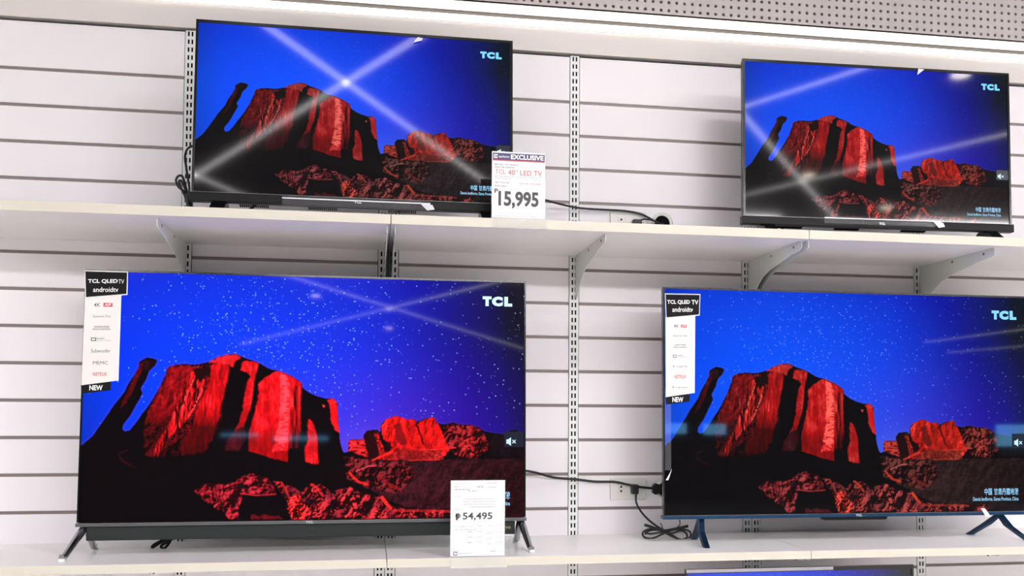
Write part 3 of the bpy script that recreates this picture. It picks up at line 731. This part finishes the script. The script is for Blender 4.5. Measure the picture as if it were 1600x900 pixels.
# fifth television, only its top shows
t5 = TV((1.822, -.24, .835), 0, 0, .725, .42, .570, 'lowest television, only its top edge in view below the lower shelf')
t5.body(.007, .012, .02, .05); t5.picture(S4)
mb = MB(); mb.box(-.3625, .3625, -.004, .03, -.21, -.192, t5.L, bev=.002); t5.part(mb, 'lower_bezel', 'blackmatte')
for sgn in (-1, 1):
    mb = MB(); x = sgn * .28; tp = t5.L(Vector((x, .015, -.205)))
    mb.prism([Vector((tp.x, tp.y + p, q)) for p, q in ((-.02, tp.z), (.02, tp.z), (.095, .575), (.095, .5702), (.080, .5702), (.0, .59), (-.070, .5702), (-.085, .5702), (-.085, .575))], Vector((-.018, 0, 0)), Vector((.018, 0, 0)))
    t5.part(mb, 'foot', 'blackgloss')
mb = MB(); mb.box(-.36, .1, -.0008, -.0002, .2, .2095, t5.L); t5.part(mb, 'reflection_strip', 'filmedge', label='pale strip standing in for a reflection along the top edge')  # reflection on the top bezel, put in as a pale strip

# ------------------------------------------------------------------ feature stickers on the big televisions
def sticker(t, P_, rows, tvword):
    """P_: photo pixels of header box, strip and NEW box"""
    pts = lambda q, d: [t.L(Vector((t.loc(x, y)[0], d, t.loc(x, y)[1]))) for x, y in q]
    z0 = Vector((0, 0, 0)); k = t.f * -.0003
    mb = MB(); mb.prism(pts(P_['strip'], -.0016), z0, k); mb.prism(pts(P_['head'], -.0026), z0, k)
    o = t.part(mb, 'feature_sticker', 'sticker', label='white and black feature sticker on the left edge')
    def sub(m_, nm, mt): q = m_.build(nm, M[mt], t.root); q.parent = o; return q
    mb = MB(); cx = sum(p[0] for p in P_['head']) / 4; cy = sum(p[1] for p in P_['head']) / 4
    inner = [(cx + (x - cx) * .955, cy + (y - cy) * .91) for x, y in P_['head']]
    mb.prism(pts(inner, -.0031), z0, k); sub(mb, 'header_panel', 'inkblack'); mb = MB(); mb.prism(pts(P_['new'], -.0012), z0, k); sub(mb, 'new_banner', 'inkblack')
    def T(m_, s_, x0, x1, y0, y1, d, bold=0.):
        a = t.loc(x0, y1); b = t.loc(x1, y0); c = t.loc(x1, y1)
        put_text(m_, s_, t.L, a[0], b[0], a[1], a[1] + abs(b[1] - c[1]), d, bold, shear=c[1] - a[1])
    NM = {'k': ('black_lettering', 'inkgrey'), 'l': ('grey_lettering', 'inklight'), 'r': ('red_lettering', 'inkred'), 't': ('play_mark', 'inkteal'), 'w': ('white_lettering', 'inkwhite')}
    for s_, x0, x1, y0, y1, bold in P_['white']:
        m_ = MB(); T(m_, s_, x0, x1, y0, y1, -.0037, bold); sub(m_, 'white_lettering', 'inkwhite')
    for x0, y0, x1, y1 in P_['redbox']:
        a = t.loc(x0, y0); b = t.loc(x1, y1); m_ = MB(); m_.box(a[0], b[0], -.0021, -.0019, b[1], a[1], t.L); sub(m_, 'red_badge', 'inkred')
    for s_, x0, x1, y0, y1, bold, ink in rows:
        m_ = MB(); T(m_, s_, x0, x1, y0, y1, -.0022 if ink != 'w' else -.0026, bold); sub(m_, *NM[ink])
    for x0, y0, x1, y1 in P_['kbox']:
        a = t.loc(x0, y0); b = t.loc(x1, y1)
        m_ = MB(); m_.box(a[0], b[0], -.0021, -.0019, b[1], a[1], t.L); sub(m_, 'sound_badge', 'inkgrey')
        cxm = (a[0] + b[0]) / 2; hm = (a[1] - b[1]) / 2; cz = (a[1] + b[1]) / 2; m_ = MB()
        for sg in (-1, 1):
            m_.prism([t.L(Vector((cxm + sg * p, -.0024, cz + q))) for p, q in ((.0006, hm * .6), (.0022, hm * .6), (.0045, hm * .2), (.0045, -hm * .2), (.0022, -hm * .6), (.0006, -hm * .6))], z0, t.f * -.0002)
        sub(m_, 'badge_mark', 'inkwhite')
sticker(tv3, dict(head=[(132.5, 422.5), (200.5, 424.5), (199.5, 461), (133.5, 466.5)],
                  strip=[(133, 463), (190, 459), (185.5, 594.5), (127.5, 602)],
                  new=[(126.8, 601), (173.8, 596), (173, 609.5), (127, 615.5)],
                  white=[('TCL QLED', 138, 184.5, 436.5, 443.5, .03), ('TV', 185.5, 194.5, 437, 443.5, 0), ('androidtv', 146, 185.5, 449, 456.5, .01), ('NEW', 140, 161, 602, 610, .03)],
                  redbox=[(162, 473.3, 176, 479.5)], kbox=[(142.5, 527.5, 150.5, 533)]),
        [('4K', 147, 157.5, 473.5, 479.5, .01, 'k'), ('ALIPF', 164, 174, 474.5, 478, .02, 'w'), ('Quantum Dot', 145, 173.5, 492.5, 496.5, 0, 'k'), ('HANDS-FREE', 147.5, 171, 509.5, 512, .02, 'k'), ('VOICE CONTROL', 144.5, 173, 513.2, 515.8, .02, 'k'),
         ('DOLBY', 151.5, 164, 528, 530, .02, 'k'), ('AUDIO VISION', 151.5, 173.5, 531, 533, 0, 'l'), ('Subwoofer', 142.5, 173, 545.5, 551, 0, 'k'), ('MEMC', 145.5, 169, 564.5, 569.5, 0, 'k'), ('NETFLIX', 145.5, 167.5, 582, 587.5, .01, 'r')], 'TV')
sticker(tv4, dict(head=[(1038.3, 458.5), (1093.8, 459.5), (1092.8, 493), (1040, 498)],
                  strip=[(1039.5, 495), (1086, 491), (1085.3, 614), (1040, 620.5)],
                  new=[(1039.8, 619.8), (1077.5, 615.5), (1077.2, 627.5), (1040.5, 632)],
                  white=[('TCL QLED', 1042, 1077.5, 469, 476, .03), ('TV', 1080, 1090.5, 469, 476, .02), ('androidtv', 1050, 1082, 480, 487.5, .01), ('NEW', 1050, 1067, 620.5, 628.3, .03)],
                  redbox=[(1063.5, 507.5, 1072.5, 512)], kbox=[(1051, 554.5, 1057, 559)]),
        [('4K', 1052.5, 1060.5, 507, 512, .01, 'k'), ('ALIPF', 1064.5, 1071.5, 508.4, 511, .02, 'w'), ('Quantum Dot', 1051, 1073.5, 523, 526.5, 0, 'k'), ('HANDS-FREE', 1053.5, 1071, 538, 540, .02, 'k'), ('VOICE CONTROL', 1051.5, 1073, 541.5, 543.8, .02, 'k'),
         ('DOLBY', 1058.5, 1067, 554.8, 556.6, .02, 'k'), ('AUDIO VISION', 1058.5, 1073.5, 557.4, 559, 0, 'l'), ('Google Play', 1057, 1073.5, 571, 574.5, 0, 'k'), ('▶', 1051.5, 1054, 570.5, 574.5, 0, 't'), ('NETFLIX', 1053.5, 1071.5, 586, 591.5, .01, 'r'),
         ('Google Assistant', 1055, 1075, 604, 607, 0, 'k'), ('●', 1050.5, 1052.5, 603.5, 606, 0, 'k')], 'TV')

# ------------------------------------------------------------------ price cards in clear holders
def card(quad, Yp, label, base_z, foot, fill):
    c = [at(x, y, Yp) for x, y in quad]
    cen = sum(c, Vector()) / 4; x0 = (c[0].x + c[3].x) / 2; x1 = (c[1].x + c[2].x) / 2; z1 = (c[0].z + c[1].z) / 2; z0 = base_z
    e = empty('price_card_holder', ((x0 + x1) / 2, Yp, base_z))
    mb = MB(); mb.box(x0, x1, Yp - .0003, Yp + .0003, z0 + .003, z1 - .001)
    pc = mb.build('price_card', M['paper'], e)
    mb = MB(); mb.box(x0 - .0015, x1 + .0015, Yp + .0006, Yp + .0020, z0 + .0005, z1 + .0005, bev=.0003)
    mb.box(x0 - .002, x1 + .002, DEP - .0035, Yp + .002, z0 + .0003, z0 + .0018)
    mb.box(x0 + foot[0], x1 + foot[1], DEP - .0035, DEP - .0016, z0 - .026, z0 + .0018, bev=.0004)
    mb.box(x0 + foot[0], x1 + foot[1], DEP - .012, DEP - .0036, z0 - .026, z0 - .0245)
    mb.build('acrylic_holder', M['acrylic'], e, label='clear acrylic holder with a lip over the shelf edge')
    W, H = x1 - x0, z1 - z0
    layers = {}
    def T(s_, u0, u1, v0, v1, ink, bold=0., mirror=False):
        m_ = layers.setdefault(ink, MB())
        put_text(m_, s_, lambda p: p, x0 + u0 * W, x0 + u1 * W, z1 - v1 * H, z1 - v0 * H, Yp - .0007, bold)
    def Bx(u0, u1, v0, v1, ink, d=.0004):
        layers.setdefault(ink, MB()).box(x0 + u0 * W, x0 + u1 * W, Yp - d - .0001, Yp - d, z1 - v1 * H, z1 - v0 * H)
    fill(T, Bx)
    for ink, m_ in layers.items():
        if m_.v:
            q = m_.build({'inkred': 'red_lettering', 'inkpink': 'pink_lettering', 'inkprice': 'price_lettering', 'inkgrey': 'grey_lettering', 'inklight': 'fine_print', 'inknavy': 'navy_banner', 'inkwhite': 'white_lettering', 'inkteal': 'teal_mark', 'inkblack': 'black_lettering'}[ink], M[ink], e)
            q.parent = pc
    return tag(e, label, 'price card')
def fill1(T, Bx):
    Bx(.01, .99, .025, .125, 'inknavy'); Bx(.01, .99, .125, .14, 'inkred')
    Bx(.03, .10, .045, .105, 'inkwhite', .0006); T('SM', .035, .095, .055, .095, 'inknavy', .03)
    T('appliance', .12, .32, .06, .10, 'inkwhite', .01); T('EXCLUSIVE', .35, .97, .04, .112, 'inkwhite', .035)
    T('MODEL: TCL-40A65A', .05, .50, .185, .205, 'inkgrey', .01); T('PROD. LED ANDROID', .05, .42, .225, .245, 'inkgrey', .01)
    T('TCL', .06, .25, .27, .335, 'inkred', -.01); T('40” LED TV', .30, .94, .27, .345, 'inkred', 0.)
    T('4K Full Android TV Smart Features', .05, .86, .362, .382, 'inklight'); T('Built-in Google Play, Chromecast, Built in Google Asst', .05, .94, .392, .412, 'inklight')
    T('SRP: P18,995', .05, .32, .455, .475, 'inkgrey', .01); T('SAVE P3,000', .52, .92, .455, .482, 'inkpink', .01); T('NOW ONLY', .05, .28, .505, .525, 'inkgrey', .02)
    T('P', .045, .115, .555, .62, 'inkprice', .03); T('15,995', .12, .88, .585, .845, 'inkprice', .035)
    T('Good for straight & installment payment only', .14, .86, .905, .92, 'inklight'); T('Valid until supplies last. Please ask our salesclerk', .06, .86, .945, .962, 'inklight')
card([(769.5, 235.5), (852, 240), (851, 346), (768, 342.5)], -.446, 'white price card in clear stand reading 15,995, with navy banner', 2.0229, (.0, .005), fill1)
def fill2(T, Bx):
    for v in (.03,): T('- - - - - - - - - - - - - - - -', .05, .38, .035, .042, 'inkgrey')
    T('LED MODELS', .66, .86, .03, .045, 'inkgrey'); T('BRAND', .05, .15, .075, .09, 'inkgrey'); T('MODEL: BASE', .48, .60, .07, .10, 'inkgrey'); T('55C815ANDR', .68, .84, .085, .10, 'inkgrey')
    T('ITEM DESCRIPTION:', .05, .34, .112, .128, 'inkgrey', .01); T('55” LED TV', .32, .50, .13, .148, 'inkgrey', .01)
    T('FEATURES', .05, .20, .205, .218, 'inklight')
    for i, s_ in enumerate(('4K ULTRA HIGH DEFINITION TV, ANDROID TV', 'QUANTUM TV, DOLBY VISION ATMOS, SLIM FRAME', 'HANDS FREE VOICE CONTROL, GOOGLE PLAY', '1 SUBWOOFER AND REMOTE')):
        T(s_, .22 + .1 * (i == 3), .82, .24 + i * .034, .254 + i * .034, 'inkgrey')
    T('WARRANTY', .05, .22, .372, .386, 'inklight')
    T('₱', .085, .18, .43, .52, 'inkblack', .02); T('54,495', .22, .77, .42, .525, 'inkprice', .022)
    T('Downweight Discount', .08, .42, .595, .61, 'inkgrey'); T('0% Installment Plan', .08, .50, .635, .648, 'inkgrey')
    for i, v in enumerate((.59, .665, .735, .805)):
        if i: T('mos', .32, .40, v, v + .015, 'inkgrey')
        T('P4,541', .50, .58, v, v + .014, 'inkgrey'); T('P4,995', .67, .76, v, v + .014, 'inkpink' if i == 0 else 'inklight'); T('P5,450', .83, .96, v, v + .014, 'inkpink')
        if i: T('P4,541', .67, .78, v + .022, v + .036, 'inkgrey'); T('P5,100', .83, .93, v + .022, v + .036, 'inkpink')
    Bx(.05, .13, .925, .975, 'inknavy'); T('SM', .06, .12, .933, .967, 'inkwhite', .03); T('appliance', .15, .40, .935, .965, 'inklight', .0)
    T('AC-O', .74, .83, .915, .935, 'inkgrey', .02); T('www.appliance.com', .84, .98, .918, .93, 'inklight'); T('for more details ask our sales staff', .60, .98, .955, .965, 'inklight')
card([(703.5, 749.5), (789, 751), (788, 866), (705, 866)], -.446, 'white price card in clear stand reading 54,495, before the soundbar', 1.1230, (.0, .005), fill2)

# ------------------------------------------------------------------ outlets, grommets, plugs and cables
def outlet(x0, x1, z0, z1, label, dz=0.):
    e = empty('power_outlet', ((x0 + x1) / 2, -.006, z0))
    mb = MB(); mb.box(x0, x1, -.0075, -.0003, z0, z1, bev=.0012); mb.build('cover_plate', M['outlet'], e)
    W = x1 - x0; zc = (z0 + z1) / 2
    for c in (.30, .70):
        cx = x0 + W * c; mb = MB(); mb.box(cx - .011, cx + .011, -.0092, -.0072, zc - .017, zc + .017, bev=.0008)
        o = mb.build('socket', M['outlet'], e)
        mb = MB()
        for sg in (1, -1):
            mb.prism([Vector((cx - .0045, -.0093, zc + sg * .004)), Vector((cx + .0045, -.0093, zc + sg * .004)), Vector((cx, -.0093, zc + sg * .012))], Vector((0, 0, 0)), Vector((0, -.0002, 0)))
        q = mb.build('socket_slots', M['slotdark'], e); q.parent = o
    return tag(e, label, 'power outlet')
outlet(1.287, 1.402, 1.2315, 1.2985, 'cream double power outlet above the lower shelf, between the televisions')
outlet(1.285, 1.402, 2.077, 2.145, 'cream power outlet just above the upper shelf, right of the 15,995 card')
outlet(.195, .317, 2.035, 2.106, 'power outlet behind the upper left television, glimpsed under its edge')
p = at(1482, 363, 0)
outlet(p.x, p.x + .118, 2.032, 2.100, 'power outlet behind the upper right television, glimpsed under its edge')
def grommet(cx, cz, r, label):
    mb = MB(); n = 32; prof = [(r, -.0003), (r * .98, -.003), (r * .80, -.0045), (r * .70, -.003), (r * .68, .004)]
    vs = []; fs = []
    for i in range(n):
        a = 2 * math.pi * i / n
        for q, y in prof: vs.append((cx + q * math.cos(a), y, cz + q * math.sin(a)))
    k = len(prof)
    for i in range(n):
        for j in range(k - 1): fs.append((i * k + j, ((i + 1) % n) * k + j, ((i + 1) % n) * k + j + 1, i * k + j + 1))
    e = empty('cable_grommet', (cx, 0, cz - r)); mb.add(vs, fs, True); mb.build('ring', M['outlet'], e)
    mb = MB(); mb.tube([(cx, -.0006, cz), (cx, -.0003, cz)], r * .70, 28); mb.build('opening', M['slotdark'], e)
    return tag(e, label, 'cable grommet')
grommet(1.457, 2.112, .036, 'white round cable grommet with dark opening, rising above the upper shelf')
grommet(1.470, 1.262, .036, 'white round cable grommet beside the lower outlet, half behind the right television')
p = at(1556, 366, 0); grommet(p.x, 2.075, .034, 'cable grommet behind the right end of the upper right television')
def cable(name, pts, r, label, cat='cable', n=8):
    mb = MB(); mb.tube(spline(pts, 8), r, 8); return mb.build(name, M['cable'], label=label, cat=cat)
A_ = lambda x, y, Y_: at(x, y, Y_)
cable('power_cable', [A_(800, 300, -.20), A_(830, 308, -.12), A_(853, 313, -.07), A_(880, 320, -.035), A_(905, 325, -.02), A_(940, 327.5, -.018), A_(975, 329.5, -.018), A_(1000, 334, -.018), A_(1015, 341, -.016), A_(1028, 348, -.014), A_(1036, 350, -.004)], .0034, 'black cable from the upper left television to the grommet above the upper shelf')
cable('power_cable', [A_(792, 735, -.20), A_(815, 735, -.10), A_(835, 738, -.05), A_(865, 746, -.02), A_(900, 749, -.014), A_(930, 752.5, -.012), A_(960, 753, -.013), A_(980, 757, -.030), A_(1000, 761, -.030), A_(1020, 763, -.016), A_(1028, 764, -.004)], .0038, 'black cable from the lower left television across the wall to the lower grommet')
def plug(cx, cz, label, w_=.022, h_=.030):
    mb = MB(); mb.box(cx - w_ / 2, cx + w_ / 2, -.036, -.0095, cz - h_ / 2, cz + h_ / 2, bev=.004)
    return mb.build('power_plug', M['cable'], label=label, cat='plug')
def hexplug(cx, cz, y, label):
    mb = MB(); mb.prism([Vector((cx + a, y, cz + b)) for a, b in ((-.012, -.012), (-.004, -.018), (.010, -.014), (.014, 0), (.010, .014), (-.004, .018), (-.012, .010))], Vector((0, 0, 0)), Vector((0, -.018, 0)))
    return mb.build('cable_strain_relief', M['cable'], label=label, cat='plug')
p = at(1026, 764, -.02); hexplug(p.x, p.z, -.006, 'black plug end stuffed into the lower grommet')
p = at(992.5, 764.5, -.03); plug(p.x, p.z, 'black power plug in the right socket of the lower outlet')
p = at(996, 347, -.03); plug(p.x, p.z - .002, 'black power plug in the upper outlet above the shelf', .028, .022)
cable('power_cable', [A_(1000, 344, -.03), A_(1008, 342.5, -.033), A_(1018, 344, -.030), A_(1028, 348, -.022), A_(1037, 349.5, -.005)], .0028, 'short black cable from the upper plug into the grommet')
# bundle on the lower shelf under the blue-footed television
zs_ = 1.1270
def S(x, y, k=0.): q = on(x, y, zs_ + k); return q
bund = [A_(994, 770, -.034), A_(994, 784, -.045), A_(1000, 797, -.06), A_(1012, 811, -.09), A_(1026, 822, -.12), A_(1036, 828, -.14)]
cable('power_cable', bund, .0032, 'black cable hanging from the lower plug down to the coiled bundle')
mb = MB()
def Bn(x, y): return A_(x, y, -.13)
loop1 = [Bn(1036, 828), Bn(1020, 826), Bn(1008, 829), Bn(1004, 834), Bn(1008, 840), Bn(1020, 841), Bn(1036, 834), Bn(1052, 828), Bn(1066, 827), Bn(1077, 830), Bn(1079, 837), Bn(1072, 843.5), Bn(1062, 843), Bn(1050, 836), Bn(1038, 830), Bn(1022, 828), Bn(1010, 831), Bn(1008, 835)]
mb.tube(spline(loop1, 8), .0030, 8)
loop2 = [A_(1007, 820, -.145), A_(1020, 824, -.145), A_(1036, 829, -.145), A_(1052, 827, -.145), A_(1075, 822, -.145)]
mb.tube(spline(loop2, 8), .0042, 8)
loop3 = [A_(1036, 832, -.150), A_(1050, 833, -.150), A_(1064, 829, -.150), A_(1072, 833, -.150), A_(1073, 840, -.150), A_(1064, 843.0, -.150), A_(1050, 838, -.150), A_(1036, 832, -.150), A_(1018, 834, -.150), A_(1009, 833, -.150)]
mb.tube(spline(loop3, 8), .0030, 8)
mb.tube(spline([A_(1032, 817, -.14), A_(1035, 824, -.14), A_(1037, 831, -.14)], 6), .0014, 6)
mb.tube(spline([A_(1062, 812, -.14), A_(1062, 820, -.14), A_(1056, 826, -.14)], 6), .0016, 6)
mb.build('cable_bundle', M['cable'], label='black power cable tied in a figure eight on the shelf beside the blue foot', cat='cable')
mb = MB()
mb.tube(spline([A_(262, 838, -.15), A_(250, 846, -.15), A_(241, 851, -.15), A_(238, 855, -.15), A_(250, 848, -.15), A_(262, 842, -.15), A_(268, 840, -.15), A_(263, 850, -.16), A_(256, 857, -.165), A_(252, 853, -.16), A_(262, 846, -.16), A_(276, 838, -.16)], 8), .0040, 8)
mb.build('cable_bundle', M['cable'], label='black cable loops under the left part of the soundbar', cat='cable')
mb = MB()
mb.tube(spline([A_(300, 228, -.24), A_(292, 234, -.22), A_(289, 246, -.20), A_(291, 262, -.19), A_(294, 282, -.18), A_(296, 296, -.18), A_(293, 308, -.18), A_(295, 321, -.18)], 8), .0032, 8)
mb.tube(spline([A_(293, 312, -.17), A_(288, 300, -.17), A_(279, 292, -.17), A_(275, 282, -.17), A_(279, 275, -.17), A_(285, 276, -.17), A_(289, 288, -.17), A_(293, 304, -.17), A_(288, 292, -.175), A_(282, 282, -.175), A_(280, 287, -.175), A_(288, 304, -.175), A_(296, 320, -.175)], 8), .0034, 8)
q_ = A_(296, 322, -.172); mb.tube(spline([A_(291, 303, -.172), A_(294, 313, -.172), q_, Vector((q_.x + .002, -.172, 2.0232))], 5), .0085, 10)
mb.build('cable_bundle', M['cable'], label='black cable looped and tied behind the left edge of the upper left television', cat='cable')
mb = MB()
p = at(380, 327, -.03)
mb.box(p.x - .014, p.x + .014, -.034, -.0095, 2.05, 2.085, bev=.003)
mb.build('power_plug', M['cable'], label='black plug behind the left foot of the upper left television', cat='plug')
cable('power_cable', [A_(385, 333, -.04), A_(391, 327, -.09), A_(398, 321, -.12), A_(404, 314, -.16)], .0042, 'short black cable rising behind the left foot of the upper left television')
cable('power_cable', [A_(1208, 356, -.04), A_(1216, 352, -.10), A_(1222, 349, -.14), A_(1230, 344, -.18)], .0035, 'left one of two short black cables seen under the upper right television')
cable('power_cable', [A_(1222, 357, -.04), A_(1230, 352.5, -.10), A_(1236, 349, -.14), A_(1244, 344, -.18)], .0035, 'right one of two short black cables seen under the upper right television')

# ------------------------------------------------------------------ ceiling lights of the shop (seen reflected in the screens) and added fill panels
def lamp_bar(a, b, label):
    a = Vector(a); b = Vector(b); d = (b - a).normalized(); s_ = d.cross(Vector((0, 0, 1))) * .022
    z1 = HC - .002; e = empty('linear_ceiling_light', ((a.x + b.x) / 2, (a.y + b.y) / 2, HC - .04))
    mb = MB(); mb.prism([Vector((q.x, q.y, HC - .04)) for q in (a - s_, b - s_, b + s_, a + s_)], Vector((0, 0, 0)), Vector((0, 0, .006))); mb.build('diffuser', M['lamp'], e)
    s2 = s_ * 1.15
    mb = MB(); mb.prism([Vector((q.x, q.y, HC - .033)) for q in (a - s2, b - s2, b + s2, a + s2)], Vector((0, 0, 0)), Vector((0, 0, .031))); mb.build('housing', M['housing'], e)
    tag(e, label, 'light', 'linear lights of the shop ceiling')
def clip_line(x0, slope, ylo=-24., yhi=-1.4, xlo=-11, xhi=20):
    # x = x0 + y / slope
    f_ = lambda y: x0 + y / slope
    ys = [ylo, yhi]
    for xb in (xlo, xhi):
        yb = (xb - x0) * slope
        ys.append(yb)
    ok = sorted(y for y in ys if ylo - 1e-6 <= y <= yhi + 1e-6 and xlo - 1e-6 <= f_(y) <= xhi + 1e-6)
    if len(ok) < 2 or ok[-1] - ok[0] < .5: return None
    return (f_(ok[0]), ok[0], 0), (f_(ok[-1]), ok[-1], 0)
T60 = 1.66
for x0, ylo, yhi in ((2.20, -7.5, -1.4), (4.98, -8.0, -1.4), (7.25, -14.5, -1.4), (-3.2, -7.5, -1.4)):
    c = clip_line(x0, T60, ylo, yhi)
    if c: lamp_bar(*c, 'long straight shop ceiling light running away from the wall to the left')
for x0, ylo, yhi in ((-1.38, -6.5, -1.4), (.40, -8.5, -1.4), (-3.45, -6.5, -1.4), (-5.58, -14.5, -7.5), (6.4, -6.0, -1.4)):
    c = clip_line(x0, -T60, ylo, yhi)
    if c: lamp_bar(*c, 'long straight shop ceiling light running away from the wall to the right')
for a, b in (((13.35, -19.6, 0), (13.75, -16.2, 0)), ((15.6, -22.4, 0), (16.3, -20.0, 0))):
    lamp_bar(a, b, 'short straight ceiling light far down the shop')
for x, y in [(q, -8.1) for q in (-7, -4.6, -2.2, .2, 2.6, 5.0, 7.4, 9.8)] + [(q, -4.6) for q in (-8.0, -5.6, 7.2, 9.6)] + [(-2.6, -3.0), (6.1, -2.6), (1.98, -2.4), (1.4, -7.5), (3.6, -7.6), (6.2, -7.6)]:  # unseen panels added to brighten the wall, kept out of the screens' reflections
    e = empty('added_fill_panel', (x, y, HC - .02)); kx = .6 if y < -3.5 else .32; k = .3 if x > 5 or y < -3.5 else .15
    mb = MB(); mb.box(x - kx, x + kx, y - k, y + k, HC - .015, HC - .012); mb.build('diffuser', M['panel'], e)
    mb = MB(); mb.box(x - kx - .02, x + kx + .02, y - k - .02, y + k + .02, HC - .0115, HC - .001); mb.build('frame', M['housing'], e)
    tag(e, 'flat white rectangular fill light added on the ceiling, out of view', 'light', 'added rectangular fill lights on the ceiling')
def far_board(x0, x1, z0, z1, y, label, glow=True):
    e = empty('display_board', ((x0 + x1) / 2, y, 0))
    mb = MB(); mb.box(x0 - .06, x1 + .06, y - .12, y - .02, 0, max(z1 + .06, 1.2), bev=.01); mb.build('board', M['room'] if not glow else M['blackmatte'], e)
    if glow:
        mb = MB(); mb.box(x0, x1, y - .019, y - .005, z0, z1); mb.build('lit_panel', M['farlit'], e)
    tag(e, label, 'display')
far_board(6.5, 7.02, 1.42, 1.63, -18, 'dark board with pale blue lit panel reflected leftmost in the lower right screen')
far_board(7.52, 8.02, 1.40, 1.62, -18.4, 'second dark board with pale blue lit panel, reflected right beside the first one')
far_board(14.1, 15.3, 1.15, 1.62, -18, 'wide board with pale blue lit panel, reflected at the right end')
far_board(-2.2, -1.5, 2.24, 2.30, -18, 'tall dark board with short thin blue strip, reflected in the lower left screen')
far_board(-1.25, -.2, 2.18, 2.26, -18.3, 'tall dark board with longer thin blue strip, reflected in the lower left screen')
for x, y in ((3.86, -3.08), (3.85, -5.59), (5.04, -6.72), (-.09, -10.08), (.79, -10.94), (.85, -12.63), (-1.6, -2.6), (1.4, -1.9), (6.2, -2.4), (-2.4, -5.2), (2.3, -7.4)):
    e = empty('ceiling_downlight', (x, y, HC - .02))
    mb = MB(); mb.tube([(x, y, HC - .012), (x, y, HC - .006)], .055, 20); mb.build('diffuser', M['down'], e)
    mb = MB(); mb.tube([(x, y, HC - .0055), (x, y, HC - .001)], .07, 20); mb.build('housing', M['housing'], e)
    tag(e, 'small round shop ceiling light above the aisle', 'light', 'round lights of the shop ceiling')
